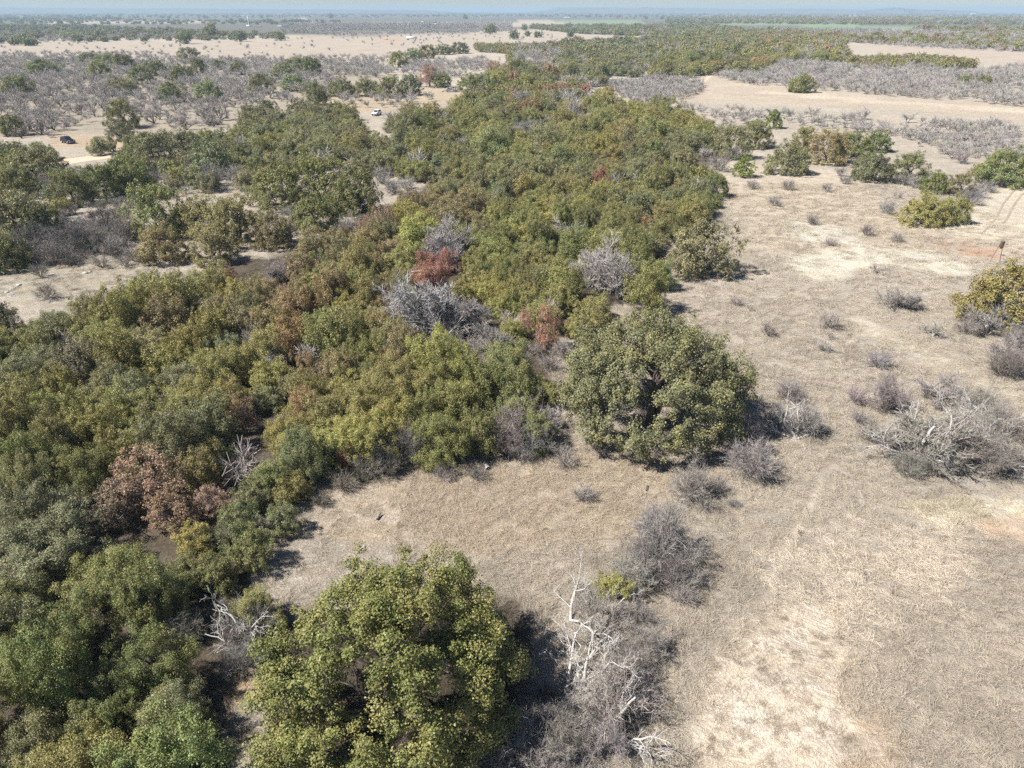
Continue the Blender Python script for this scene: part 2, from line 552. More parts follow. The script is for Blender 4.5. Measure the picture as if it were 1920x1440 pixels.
def warp(x, y, amp, wl):
    k = 2 * math.pi / wl
    dx = np.sin(x * k + y * k * .6 + _ph[0, 0]) + .6 * np.sin(x * k * 2.3 - y * k * 1.7 + _ph[0, 1]) + .4 * np.sin(x * k * 4.9 + y * k * 4.1 + _ph[0, 2])
    dy = np.sin(y * k - x * k * .7 + _ph[1, 0]) + .6 * np.sin(y * k * 2.1 + x * k * 1.9 + _ph[1, 1]) + .4 * np.sin(y * k * 5.3 - x * k * 3.7 + _ph[1, 2])
    return x + dx * amp, y + dy * amp


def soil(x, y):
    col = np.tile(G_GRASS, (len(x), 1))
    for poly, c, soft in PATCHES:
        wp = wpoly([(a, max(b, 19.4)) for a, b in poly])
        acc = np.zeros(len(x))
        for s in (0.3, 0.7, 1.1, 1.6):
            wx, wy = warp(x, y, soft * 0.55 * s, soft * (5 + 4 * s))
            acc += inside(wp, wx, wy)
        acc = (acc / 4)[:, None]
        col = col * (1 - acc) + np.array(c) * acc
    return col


def ground():
    dec = np.concatenate([np.radians([89.5, 84, 78, 72, 67, 63.5]), np.radians(np.arange(61, 0.16, -0.15)), np.radians([.14, .12, .1, .08, .06])])
    dist = CAM_H / np.tan(dec)
    az = np.concatenate([np.arange(-46, 46.01, 0.26), np.arange(50, 314, 4.0)])
    az = np.radians(az)
    na, nd = len(az), len(dist)
    D, A = np.meshgrid(dist, az, indexing='ij')
    x, y = (D * np.sin(A)).ravel(), (D * np.cos(A)).ravel()
    z = height(x, y)
    i = np.arange(nd - 1)[:, None]; j = np.arange(na)[None]; j2 = (j + 1) % na
    q = np.stack([i * na + j, i * na + j2, (i + 1) * na + j2, (i + 1) * na + j], -1).reshape(-1, 4)[:, ::-1]
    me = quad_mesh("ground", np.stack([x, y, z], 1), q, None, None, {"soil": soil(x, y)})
    m, N, L = new_mat("dry_grassland")
    out = N.new("ShaderNodeOutputMaterial")
    b = N.new("ShaderNodeBsdfDiffuse")
    at = N.new("ShaderNodeAttribute"); at.attribute_name = "soil"
    geo = N.new("ShaderNodeNewGeometry")

    def noise(scale, detail, rough=.55, vec=None, dist=0.0):
        n = N.new("ShaderNodeTexNoise")
        n.inputs["Scale"].default_value = scale; n.inputs["Detail"].default_value = detail
        n.inputs["Roughness"].default_value = rough; n.inputs["Distortion"].default_value = dist
        L.new(vec or geo.outputs["Position"], n.inputs["Vector"])
        return n.outputs[0]

    def mrange(s, a, bb, c, d):
        r = N.new("ShaderNodeMapRange")
        r.inputs["From Min"].default_value = a; r.inputs["From Max"].default_value = bb
        r.inputs["To Min"].default_value = c; r.inputs["To Max"].default_value = d
        L.new(s, r.inputs["Value"]); return r.outputs[0]

    def mul(a, bb):
        n = N.new("ShaderNodeMath"); n.operation = 'MULTIPLY'
        L.new(a, n.inputs[0]); L.new(bb, n.inputs[1]); return n.outputs[0]

    # streaky matted grass: noise stretched along a wandering direction
    wn = N.new("ShaderNodeTexNoise"); wn.inputs["Scale"].default_value = .12; wn.inputs["Detail"].default_value = 2
    L.new(geo.outputs["Position"], wn.inputs["Vector"])
    vs = N.new("ShaderNodeVectorMath"); vs.operation = 'MULTIPLY_ADD'
    L.new(wn.outputs["Color"], vs.inputs[0]); vs.inputs[1].default_value = (9, 9, 0)
    L.new(geo.outputs["Position"], vs.inputs[2])
    mp = N.new("ShaderNodeMapping"); mp.inputs["Rotation"].default_value = (0, 0, .6); mp.inputs["Scale"].default_value = (.8, 3.2, 1)
    L.new(vs.outputs[0], mp.inputs["Vector"])
    streak = noise(1.6, 6, .68, mp.outputs[0], .6)
    fine = noise(5.5, 5, .7)
    med = noise(.55, 4, .6)
    big = noise(.05, 4, .6)
    v = mul(mul(mrange(streak, .3, .7, .74, 1.27), mrange(fine, .3, .7, .80, 1.2)), mul(mrange(med, .3, .7, .84, 1.15), mrange(big, .3, .7, .9, 1.1)))
    hs = N.new("ShaderNodeHueSaturation")
    L.new(at.outputs["Color"], hs.inputs["Color"]); L.new(v, hs.inputs["Value"])
    L.new(mrange(noise(.35, 3), .3, .7, .82, 1.2), hs.inputs["Saturation"])
    # dark grizzled specks of dead weeds
    mx = N.new("ShaderNodeMix"); mx.data_type = 'RGBA'
    L.new(mrange(noise(2.3, 6, .75), .60, .74, 0, .55), mx.inputs[0])
    L.new(hs.outputs[0], mx.inputs[6]); mx.inputs[7].default_value = (.2, .165, .125, 1)
    L.new(mx.outputs[2], b.inputs[0])
    bp = N.new("ShaderNodeBump"); bp.inputs["Strength"].default_value = .9; bp.inputs["Distance"].default_value = .22
    hsum = N.new("ShaderNodeMath"); hsum.operation = 'ADD'
    L.new(streak, hsum.inputs[0]); L.new(fine, hsum.inputs[1])
    L.new(hsum.outputs[0], bp.inputs["Height"]); L.new(bp.outputs[0], b.inputs["Normal"])
    L.new(b.outputs[0], out.inputs[0])
    me.materials.append(m)
    o = link("ground", me)
    o["kind"] = "structure"
    return o


ground()

# low blue hills on the skyline
M_HILL = plain("hill_scrub", (.13, .125, .09), .95, .25, .01)


def hill(profile, dist, depth):
    """profile: (pixel x, pixels above the flat horizon); a long mound standing at `dist`"""
    g = np.random.default_rng(int(dist))
    xs = np.linspace(profile[0][0], profile[-1][0], 90)
    hs = np.interp(xs, [p[0] for p in profile], [p[1] for p in profile])
    hs = hs + (g.normal(size=90) * .12 + .15 * np.sin(np.arange(90) * .7)) * (hs > 0.3)
    X = (xs - 960) / F_PX * dist
    top = np.maximum(hs / F_PX * dist + CAM_H, 3) * np.clip(np.minimum(np.arange(90), 89 - np.arange(90)) / 6, 0, 1)
    prof = [(-depth, -2.0), (-depth * .55, .35), (-depth * .3, .8), (-depth * .12, 1), (depth * .4, .97), (depth, -2.0)]
    V = []
    for dy, k in prof:
        V.append(np.stack([X + g.normal(size=90) * 15, np.full(90, dist + dy) + 60 * np.sin(xs * .05 + dy), np.where(k < 0, -1.0, top * k)], 1))
    V = np.stack(V)
    n = len(prof)
    i = np.arange(n - 1)[:, None]; j = np.arange(89)[None]
    q = np.stack([i * 90 + j, i * 90 + j + 1, (i + 1) * 90 + j + 1, (i + 1) * 90 + j], -1).reshape(-1, 4)
    o = link("hill", quad_mesh("hill", V.reshape(-1, 3), q, M_HILL))
    o["kind"] = "structure"


hill([(985, -1), (1020, 1.5), (1035, 3.6), (1110, 3.8), (1170, 3.6), (1182, 4.5), (1200, 3.4), (1290, 2.6), (1350, 1.2), (1400, 2.0), (1470, 2.2), (1530, .8), (1570, -1)], 9500, 900)
hill([(1540, -1), (1572, .6), (1590, 3.0), (1598, 3.6), (1607, 3.2), (1625, 1.0), (1660, .2), (1720, -1)], 8200, 500)
hill([(-500, 1), (-200, 5), (0, 5.5), (120, 3.8), (260, 2.6), (420, 2.8), (560, 1.5), (760, .6), (900, -1)], 9000, 1300)

# ------------------------------------------------------------------ plant library
R_C, R_N, R_M, R_L = (1.5, 1.75, 1.35, 1.6), (1.5, 1.75, 1.35, 1.6, 1.4), (1.5, 1.7, 1.35, 1.6, 1.4), (1.45, 1.6, 1.3, 1.4)
CLOSE = [crown("crown_close", 100 + k, rt, 34, .25, .0135, 50000, ragged=.22) for k, rt in enumerate(R_C)]
NEAR = [crown("crown_near", 120 + k, rt, 31, .265, .0195, 24000, ragged=.22) for k, rt in enumerate(R_N)]
MID = [crown("crown_mid", 140 + k, rt, 27, .28, .034, 8400, ragged=.2) for k, rt in enumerate(R_M)]
LOW = [crown("crown_low", 160 + k, rt, 21, .31, .078, 1600, ragged=.17) for k, rt in enumerate(R_L)]
JUN = [crown("crown_juniper", 180 + k, 1.75, 46, .18, .038, 6500, .15, cone=.45, ragged=.08) for k in range(2)]
DENSE = [[crown("crown_dense", 170 + k, 1.35 + .1 * k, n, sz, lf, ct, ragged=.13, even=.66, low=.12) for k in range(3)] for n, sz, lf, ct in ((64, .19, .019, 26000), (50, .21, .034, 9500), (34, .26, .075, 1900))]
THIN = [crown("crown_thin", 190 + k, 1.7, 44, .21, .021, 11000, .22, ragged=.2, even=.4) for k in range(3)]
TRUNKS = [trunk_mesh(200 + k, 1.75, 1 + k % 3, 5) for k in range(4)]

SH3 = [shrub_mesh("shrub_close", 300 + k, 3) for k in range(4)]
SH2 = [shrub_mesh("shrub_near", 310 + k, 2) for k in range(4)]
SH1 = [shrub_mesh("shrub_far", 320 + k, 1) for k in range(3)]
BT3 = [bare_tree("bare_close", 400 + k, 3, 3 + k) for k in range(3)]
BT4 = [bare_tree("bare_dense", 440 + k, 4, 5, (.2, 1.1)) for k in range(3)]
BT2 = [bare_tree("bare_near", 410 + k, 2, 3 + k % 3) for k in range(4)]
BT1 = [bare_tree("bare_far", 420 + k, 1, 3 + k % 2) for k in range(3)]

TONE = {  # leaf colour, share of ochre leaves
    'g': ((0.200, 0.222, 0.080), .45), 'G': ((0.239, 0.243, 0.126), .35), 'o': ((0.292, 0.281, 0.105), .55),
    'y': ((0.340, 0.316, 0.103), .7), 'b': ((0.304, 0.248, 0.126), .7), 'O': ((0.376, 0.252, 0.135), .4),
    'r': ((.40, .20, .145), .35), 'p': ((0.597, 0.322, 0.252), .2), 'd': ((0.370, 0.228, 0.170), .25),
    'j': ((0.179, 0.252, 0.037), .25), 'L': ((0.257, 0.281, 0.123), .3),
}
WORD = {'g': 'green', 'G': 'grey-green', 'o': 'olive', 'y': 'yellow-olive', 'b': 'brown-olive', 'O': 'orange-brown',
        'r': 'rust-red', 'p': 'pinkish', 'd': 'dark red-brown', 'j': 'bright green', 'L': 'light green'}
WARM = np.array([1.26, 1.255, 1.205])
THINGS = []      # every plant standing alone, for the labels


def jitter_col(c, g, hue=.05):
    c = np.array(c) * g.uniform(.84, 1.18)
    c = c * (1 + g.normal(size=3) * hue)
    return np.clip(c, .005, .8)


def put(name, cat, x, y, w, label=None, group=None, tone=None, sort=None, mesh=None):
    o = bpy.data.objects.new(name, mesh)
    C.objects.link(o)
    o.location = (x, y, float(height(x, y)))
    o["category"] = cat
    if label: o["label"] = label
    if group: o["group"] = group
    px, py = pixel((x, y, 2))
    THINGS.append(dict(o=o, px=px, py=py, w=w, tone=tone, cat=cat, label=label, sort=sort or cat))
    return o


def oak(x, y, r, w, tone, label=None, crown_me=None, name="live_oak", group="live oaks of the wood", cat="oak", sort="live oak", zs=1.0):
    if crown_me is None:
        lib = CLOSE if w > 105 else NEAR if w > 52 else MID if w > 26 else LOW
        crown_me = lib[rng.integers(len(lib))]
    c, amt = TONE[tone]
    o = put(name, cat, x, y, w, label, group, tone, sort)
    o.rotation_euler.z = rng.uniform(0, 6.283)
    s = r
    o.scale = (s * rng.uniform(.93, 1.07), s * rng.uniform(.93, 1.07), s * zs * (rng.uniform(.92, 1.08) if label else rng.uniform(.78, 1.2)))
    k = bpy.data.objects.new("crown", crown_me); C.objects.link(k); k.parent = o
    cc = jitter_col(c, rng)
    k.color = (*cc, amt)
    t = bpy.data.objects.new("trunk", TRUNKS[rng.integers(4)]); C.objects.link(t); t.parent = o
    t.scale = (.8, .8, .62) if w > 300 else (.85, .85, .72)
    if tone == 'd' and w > 24:
        tw = bpy.data.objects.new("twigs", BT2[rng.integers(4)][1]); C.objects.link(tw); tw.parent = o
        tw.color = (.25, .21, .18, 1); tw.scale = (.85, .85, 1.0)
    return o


def bare(x, y, r, w, label=None, col=(.27, .245, .235), limb=(.16, .14, .125), name="bare_mesquite", group="bare mesquite trees", cat="mesquite", sort="bare mesquite", zs=1.0, lib=None):
    lib = lib or (BT3 if w > 80 else BT2 if w > 34 else BT1)
    lm, tm, top = lib[rng.integers(len(lib))]
    o = put(name, cat, x, y, w, label, group, None, sort)
    o.rotation_euler.z = rng.uniform(0, 6.283)
    o.scale = (r, r, r * zs * rng.uniform(.9, 1.1))
    a = bpy.data.objects.new("trunk", lm); C.objects.link(a); a.parent = o
    b = bpy.data.objects.new("twigs", tm); C.objects.link(b); b.parent = o
    a.color = (*jitter_col(limb, rng, .018), 1)
    b.color = (*jitter_col(np.array(col) * WARM, rng, .018), 1)
    return o


def shrub(x, y, r, w, label=None, col=(.25, .222, .21), name="grey_shrub", group="leafless grey shrubs", zs=1.05, sort="leafless shrub"):
    lib = SH3 if w > 62 else SH2 if w > 24 else SH1
    o = put(name, "shrub", x, y, w, label, group, None, sort, mesh=lib[rng.integers(len(lib))])
    o.rotation_euler.z = rng.uniform(0, 6.283)
    o.scale = (r * rng.uniform(.9, 1.1), r * rng.uniform(.9, 1.1), r * zs * rng.uniform(.85, 1.15))
    o.color = (*jitter_col(np.array(col) * WARM, rng, .018), 1)
    return o


# ------------------------------------------------------------------ the two big oaks
x, y, r = solve(738, 1225, 505, 1.45, .5)
H1 = crown("crown_big", 505, 1.45, 128, .145, .0086, 180000, ragged=.08, even=.7)
oak(x, y, r, 478, 'g', "broad sunlit green oak with ochre leaves, the largest crown at the bottom of the scene", H1).children[0].color = (.200, .218, .066, .75)
x, y, r = solve(1229, 700, 352, 1.3, .5)
H2 = crown("crown_dome", 502, 1.25, 180, .135, .009, 160000, ragged=.03, even=.84)
oak(x, y, r, 356, 'G', "big dome-shaped grey-green oak standing on the clearing's edge, casting a black shadow", H2).children[0].color = (.222, .226, .118, .5)

# trees one can name: pixel x, y, crown width, tone, label
NAMED = [
    (1320, 455, 140, 'G', "rounded grey-green oak alone at the right edge of the wood"),
    (1895, 548, 165, 'y', "yellow-olive oak cut by the right edge, beside the bare white-limbed tree"),
    (1738, 385, 86, 'y', "yellow-green low oak, left half of the pair below the dark green oaks"),
    (1792, 392, 66, 'y', "smaller yellow-green low oak, right half of the pair below the dark green oaks"),
    (1757, 335, 60, 'g', "dark green oak directly behind the pair of yellow-green low oaks"),
    (1801, 343, 54, 'G', "open-crowned oak showing its trunk behind the yellow-green pair"),
    (1640, 306, 78, 'G', "hedge-like grey-green oak, left of two joined crowns in the right field"),
    (1705, 308, 76, 'G', "hedge-like grey-green oak, right of two joined crowns in the right field"),
    (1890, 302, 104, 'g', "wide green oak at the right edge above the wheel tracks"),
    (1840, 315, 36, 'b', "small brownish bush oak at the left foot of the wide right-edge oak"),
    (1372, 262, 78, 'G', "grey-green oak leftmost in the row across the right field"),
    (1418, 248, 66, 'o', "olive oak second from the left in the row across the right field"),
    (1480, 288, 88, 'G', "grey-green oak standing forward in the row across the right field"),
    (1512, 256, 58, 'o', "small olive oak in the middle of the row across the right field"),
    (1556, 272, 78, 'b', "ochre-tinged oak in the row across the right field"),
    (1604, 262, 76, 'g', "green oak on the right of the ochre-tinged oak in the row"),
    (1648, 262, 52, 'g', "small green oak at the right end of the row, shadow beside it"),
    (1505, 150, 52, 'o', "lone round olive oak on the edge of the pale mown strip"),
    (1812, 150, 34, 'g', "green oak standing in the grey thicket, left of a touching pair"),
    (1845, 150, 34, 'g', "green oak standing in the grey thicket, right of a touching pair"),
    (520, 338, 128, 'g', "deep green oak, left crown of the dark clump left of centre"),
    (600, 322, 128, 'g', "deep green oak, rear middle crown of the dark clump left of centre"),
    (668, 352, 118, 'g', "deep green oak, right crown of the dark clump left of centre"),
    (590, 385, 110, 'g', "deep green oak, front crown of the dark clump left of centre"),
    (292, 392, 116, 'o', "olive-brown oak, left crown of the isolated clump behind the left wood"),
    (365, 388, 118, 'o', "olive-brown oak, second crown of the isolated clump behind the left wood"),
    (440, 405, 120, 'o', "olive oak, third crown of the isolated clump behind the left wood"),
    (505, 425, 96, 'b', "brown-olive oak, right crown of the isolated clump behind the left wood"),
    (300, 450, 100, 'b', "brown-olive oak with visible trunk at the front of the isolated clump"),
    (395, 455, 90, 'b', "brownish low oak in front of the isolated clump's middle"),
    (130, 352, 78, 'g', "dense green oak with pointed top in the left-hand dark row"),
    (190, 340, 84, 'g', "dense green oak in the middle of the left-hand dark row"),
    (238, 325, 96, 'g', "dense green oak at the right end of the left-hand dark row"),
    (288, 275, 88, 'G', "grey-green oak right of the sandy road end"),
    (345, 262, 78, 'G', "grey-green oak behind the small gap left of centre"),
    (392, 288, 92, 'G', "grey-green oak casting shade on the small sandy gap"),
    (30, 405, 130, 'G', "sprawling grey-green oak at the left edge above the brush"),
    (85, 420, 86, 'g', "dark green oak at the left edge above the brush"),
    (-10, 460, 110, 'g', "green oak cut by the left edge above the brush"),
    (60, 290, 110, 'G', "smoky grey-green oak left of the sandy road"),
    (20, 330, 90, 'g', "dark oak at the left edge below the sandy road"),
    (0, 290, 60, 'g', "dark oak cut by the left edge beside the smoky grey-green oak"),
    (20, 232, 50, 'g', "dark green oak at the left edge above the black pickup"),
    (28, 152, 66, 'g', "dark glossy oak at the left edge in the mesquite flat"),
    (75, 110, 70, 'g', "dark oak left of the tall oak group on the far side of the mesquite flat"),
    (165, 95, 56, 'G', "left crown of the tall oak group at the pale field's edge"),
    (200, 92, 66, 'g', "peak crown of the tall oak group at the pale field's edge"),
    (228, 108, 50, 'g', "right crown of the tall oak group at the pale field's edge"),
    (185, 130, 46, 'o', "small brown-green oak at the foot of the tall oak group"),
    (222, 145, 74, 'G', "large grey-green oak at the front of the tall oak group"),
    (262, 132, 56, 'g', "dark oak right of the large grey-green front oak"),
    (288, 118, 52, 'g', "dark oak at the right end of the tall oak group"),
    (352, 92, 46, 'G', "lone rounded oak on the edge of the pale field"),
    (335, 132, 44, 'g', "dark oak in the scrub below the lone rounded oak"),
    (370, 125, 38, 'g', "smaller dark oak in the scrub below the lone rounded oak"),
    (410, 118, 28, 'g', "small upright dark oak in the scrub, left of two"),
    (445, 122, 40, 'G', "grey-green oak in the scrub, right of two small ones"),
    (320, 168, 54, 'g', "dark olive oak over crooked mesquite trunks"),
    (388, 165, 56, 'L', "yellow-green flat-topped oak over crooked mesquite trunks"),
    (560, 110, 66, 'g', "tall dark domed oak at the right of the scrub"),
    (585, 122, 44, 'g', "dark oak at the right shoulder of the tall domed oak"),
    (530, 128, 46, 'G', "grey-green oak at the left shoulder of the tall domed oak"),
    (488, 150, 54, 'g', "green oak low in the scrub left of the domed oak"),
    (550, 148, 50, 'L', "pale green oak low in front of the domed oak"),
    (590, 172, 56, 'g', "dark green oak by itself in front of the domed oak"),
    (225, 212, 64, 'g', "dark green oak in the mesquite flat, upper of two"),
    (222, 240, 54, 'G', "grey-green oak in the mesquite flat, lower of two"),
    (500, 205, 60, 'G', "rounded grey-green oak left of the path gap, trunk visible"),
    (560, 200, 48, 'G', "grey-green oak right of the rounded one by the path gap"),
    (465, 212, 40, 'G', "smaller grey-green oak left of the rounded one by the path gap"),
    (640, 155, 56, 'g', "green oak at the left of the straight dark hedge row"),
    (685, 155, 56, 'g', "green oak in the middle of the straight dark hedge row"),
    (730, 158, 56, 'g', "green oak at the right of the straight dark hedge row"),
    (770, 158, 46, 'G', "grey-green oak ending the straight dark hedge row"),
    (745, 108, 40, 'o', "olive oak at the lower end of the slanting tree line by the field"),
    (775, 96, 40, 'g', "green oak second along the slanting tree line by the field"),
    (800, 92, 38, 'b', "brownish oak third along the slanting tree line by the field"),
    (830, 85, 38, 'g', "green oak at the tall part of the slanting tree line"),
    (862, 82, 40, 'g', "green oak at the upper end of the slanting tree line"),
    (805, 140, 50, 'd', "purple-brown thin oak beside the dark green one near the hedge row"),
    (828, 148, 36, 'g', "dark green oak joined to the purple-brown thin oak"),
    (880, 145, 54, 'g', "green oak right of the sandy lane near the rock heap"),
    (915, 155, 36, 'G', "grey-green oak beside the bright juniper"),
    (930, 128, 40, 'd', "brownish red oak on the slope behind the bright juniper"),
    (962, 146, 30, 'r', "small rust-red oak above centre on the far slope"),
    (1055, 165, 34, 'r', "orange-red oak in the middle distance right of the tall olive crown"),
    (1100, 162, 26, 'r', "faint rust oak right of the orange-red one"),
    (1143, 166, 24, 'r', "dark rust oak by the grey thicket in the middle distance"),
    (1010, 182, 62, 'o', "tall olive oak rising above the canopy in the middle distance"),
    (1000, 155, 46, 'o', "olive oak crowning the tall group in the middle distance"),
    (1127, 343, 42, 'r', "rust-red oak in the canopy above centre"),
    (1027, 326, 26, 'r', "small rust-red oak left of the other rust crown above centre"),
    (812, 508, 108, 'r', "rust-red domed oak in the middle of the wood"),
    (985, 627, 40, 'p', "pinkish-red oak, left and taller of the pair by the dome-shaped oak"),
    (1026, 640, 54, 'p', "pinkish-red oak, right of the pair touching the dome-shaped oak"),
    (806, 676, 50, 'r', "red oak sapling crown near the front of the central wood"),
    (275, 905, 150, 'd', "large dark red-brown oak in the lower left wood"),
    (215, 950, 110, 'd', "dark red-brown oak at the left shoulder of the large one"),
    (320, 960, 100, 'd', "dark red-brown oak at the right shoulder of the large one"),
    (395, 945, 76, 'd', "thin reddish oak beside the light green column oak"),
    (440, 735, 44, 'd', "small rusty oak standing in the gap of the left wood"),
    (452, 785, 60, 'd', "blackish red-brown oak in the shaded gap of the left wood"),
    (1216, 432, 36, 'r', "rusty oak in the shade by the wood's right edge"),
    (722, 432, 60, 'd', "pale pinkish-brown oak in the centre left of the wood"),
    (690, 445, 44, 'd', "smaller pinkish-brown oak left of the pale pinkish-brown one"),
    (562, 572, 96, 'O', "orange-brown oak in the left centre of the wood"),
    (625, 545, 86, 'O', "orange-brown oak behind the other two orange-brown crowns"),
    (548, 635, 84, 'O', "orange-brown oak lowest of the orange-brown crowns"),
    (650, 600, 80, 'b', "brown-olive oak beside the orange-brown crowns"),
    (570, 695, 60, 'O', "small orange oak by the grey bare patch of the left wood"),
    (425, 525, 36, 'r', "small reddish oak at the rear edge of the left wood"),
    (403, 850, 78, 'L', "light green column-like oak in the lower left wood"),
    (360, 1010, 84, 'y', "yellow-green upright oak below the red-brown oaks"),
    (442, 985, 92, 'G', "grey-green oak by the shaded path below the light column oak"),
    (512, 895, 92, 'g', "olive-green oak at the corner where the clearing begins"),
    (470, 930, 80, 'G', "grey-green oak between the column oak and the clearing's corner"),
    (90, 1030, 190, 'G', "wide smoky green oak in the lower left, upper one"),
    (200, 1085, 160, 'g', "dark green oak in the lower left below the red-brown crowns"),
    (20, 1120, 170, 'g', "dark green oak at the left edge of the lower left shade"),
    (300, 1120, 120, 'g', "dark shaded oak beside the deep path in the lower left"),
    (120, 1190, 170, 'g', "shaded green oak in the middle of the lower left corner"),
    (30, 1260, 170, 'g', "green oak at the left edge just above the corner"),
    (305, 1325, 130, 'G', "grey-green oak catching sun in the lower left, topmost of the corner group"),
    (215, 1290, 130, 'g', "dark oak behind the sunlit corner group in the lower left"),
    (370, 1405, 96, 'G', "small grey-green oak at the bottom edge left of the large crown"),
    (180, 1370, 150, 'g', "green oak in the bottom left corner group"),
    (50, 1400, 190, 'G', "smoky grey-green oak filling the bottom left corner"),
    (290, 1425, 130, 'g', "dark green oak on the bottom edge of the corner group"),
    (280, 1150, 140, 'g', "tall dark oak on the near side of the shaded lane, upper one"),
    (300, 1262, 140, 'g', "tall dark oak on the near side of the shaded lane, middle one"),
    (335, 1362, 130, 'G', "tall grey-green oak on the near side of the shaded lane, lowest one"),
    (345, 1075, 90, 'g', "dark oak under the yellow-green upright oak"),
    (478, 1135, 110, 'o', "olive oak touching the left shoulder of the large bottom crown"),
    (545, 912, 84, 'o', "olive oak at the clearing's left corner beside the shaded grass"),
    (522, 972, 88, 'G', "grey-green oak at the head of the shaded wedge of grass"),
    (470, 1035, 96, 'g', "dark green oak where the shaded wedge narrows into the lane"),
    (405, 1075, 96, 'g', "dark green oak between the yellow-green upright oak and the lane"),
    (1150, 1100, 84, 'y', "small yellow-green oak among the grey brush right of the large bottom crown"),
    (1345, 345, 54, 'g', "green oak at the foot of the wood's right edge, shadow to its right"),
    (1338, 375, 36, 'g', "small green oak below the other at the wood's right edge"),
    (660, 385, 36, 'L', "small yellow-green oak in front of the deep green clump"),
    (1235, 515, 66, 'g', "dark green oak on the edge above the dome-shaped oak"),
    (1050, 310, 46, 'L', "bright green oak in the middle of the canopy"),
]
OAKS = []
for px, py, w, tone, label in NAMED:
    ratio = 1.5
    x, y, r = solve(px, py, w, ratio, .55)
    H = r * ratio
    zs = min(1.0, 8.5 / H)
    red = tone in 'rpdOL'
    if 'shaded lane' in label:
        zs = 1.5
    if red and px < 1250 and py > 300 and py < 800:
        zs = 1.0 if w > 100 else min(1.9 if tone == 'p' else 1.5, max(1.0, (6.6 if tone == 'p' else 6.0) / H))
    thin = tone in 'rpd'
    oak(x, y, r, w, tone, label, crown_me=(THIN[rng.integers(3)] if thin and w > 34 and tone != 'r' else DENSE[0 if w > 52 else 1 if w > 26 else 2][rng.integers(3)] if (py < 480 or px > 1250) and not thin else None), zs=zs,
        name="red_oak" if tone in 'rpd' else "live_oak", group="red and brown leaved oaks" if tone in 'rpd' else "live oaks of the wood")
    OAKS.append((x, y, r * (1.3 if red else 1)))
for p in ((738, 1222, 478, 1.45), (1229, 705, 356, 1.2)):
    OAKS.append(solve(p[0], p[1], p[2], p[3], .5))

JUNIPERS = [
    (1396, 311, 46, "bright green juniper bush alone in the right field, small shadow beside it"),
    (1452, 224, 36, "bright yellow-green juniper rising behind the oak row of the right field"),
    (705, 266, 38, "vivid green juniper in the canopy left of centre"),
    (922, 167, 26, "vivid green juniper beside the sandy lane above centre"),
    (665, 378, 44, "yellow-green juniper at the right foot of the deep green clump"),
]
for px, py, w, label in JUNIPERS:
    x, y, r = solve(px, py, w, 1.7, .5)
    oak(x, y, r, w, 'j', label, crown_me=JUN[rng.integers(2)], name="juniper", group="junipers", cat="juniper", sort="juniper")
    OAKS.append((x, y, r))

# ------------------------------------------------------------------ bare trees inside and beside the wood
BARE = [  # pixel x, y, width, label, twig colour, height factor
    (815, 586, 170, "large grey leafless tree with pale limbs in the middle of the wood", (.30, .28, .275), .8),
    (830, 482, 120, "grey leafless dome right behind the rust-red domed oak", (.30, .275, .27), .8),
    (1105, 512, 112, "grey leafless tree, left part of the bare patch behind the dome-shaped oak", (.30, .28, .275), .8),
    (1162, 533, 124, "grey leafless tree, right part of the bare patch behind the dome-shaped oak", (.30, .28, .275), .8),
    (880, 600, 100, "grey leafless tree touching the right of the large grey one with pale limbs", (.30, .28, .275), .8),
    (765, 585, 84, "grey leafless tree touching the left of the large grey one with pale limbs", (.29, .27, .265), .8),
    (932, 655, 84, "pale grey leafless tree left of the pinkish-red pair", (.29, .275, .255), .8),
    (975, 405, 52, "small grey leafless tree in the canopy above centre", (.28, .26, .255), .9),
    (520, 516, 62, "grey leafless tree at the rear of the left wood", (.32, .29, .29), .8),
    (522, 692, 66, "grey leafless tree in the gap between left and central wood", (.30, .275, .27), .8),
    (655, 440, 60, "grey leafless tree beside the pinkish-brown oaks", (.27, .24, .235), .8),
    (480, 650, 70, "brown-grey leafless tree in the left wood by the bare gap", (.27, .235, .22), .8),
    (890, 645, 50, "thin leafless tree in front of the large grey one", (.28, .25, .24), .8),
    (985, 245, 60, "grey leafless tree beside the sandy gap above centre", (.24, .23, .215), .8),
    (965, 232, 46, "dark grey leafless tree over the sandy gap above centre", (.24, .23, .215), .8),
    (1035, 225, 44, "pale grey leafless tree right of the sandy gap", (.26, .245, .235), .8),
    (1715, 822, 185, "wide many-armed pale leafless tree in the right brush", (.265, .238, .222), .6),
    (1800, 805, 120, "grey leafless tree right of the wide many-armed one", (.26, .235, .22), .6),
    (1770, 742, 100, "grey leafless tree behind the wide many-armed one", (.27, .245, .235), .7),
    (1700, 565, 84, "low leafless tree alone in the right field, bent to the right", (.28, .26, .25), .6),
    (1752, 620, 50, "small leafless tree left of the white-limbed tree in the right field", (.27, .25, .235), .7),
    (1855, 612, 96, "white-limbed leafless tree at the foot of the right-edge oak", (.30, .28, .26), .7),
    (1905, 668, 90, "white-stemmed leafless tree cut by the right edge", (.28, .255, .245), .8),
    (1886, 850, 90, "dull grey leafless tree at the right edge of the brush", (.24, .22, .2), .6),
    (150, 430, 90, "dark grey leafless tree at the left brush, upper", (.2, .18, .175), .6),
    (200, 410, 64, "dark crooked leafless tree left of the isolated clump", (.19, .17, .16), .9),
    (1645, 505, 46, "small crooked leafless tree in the right field above the bent one", (.25, .23, .22), .7),
]
BARES = []
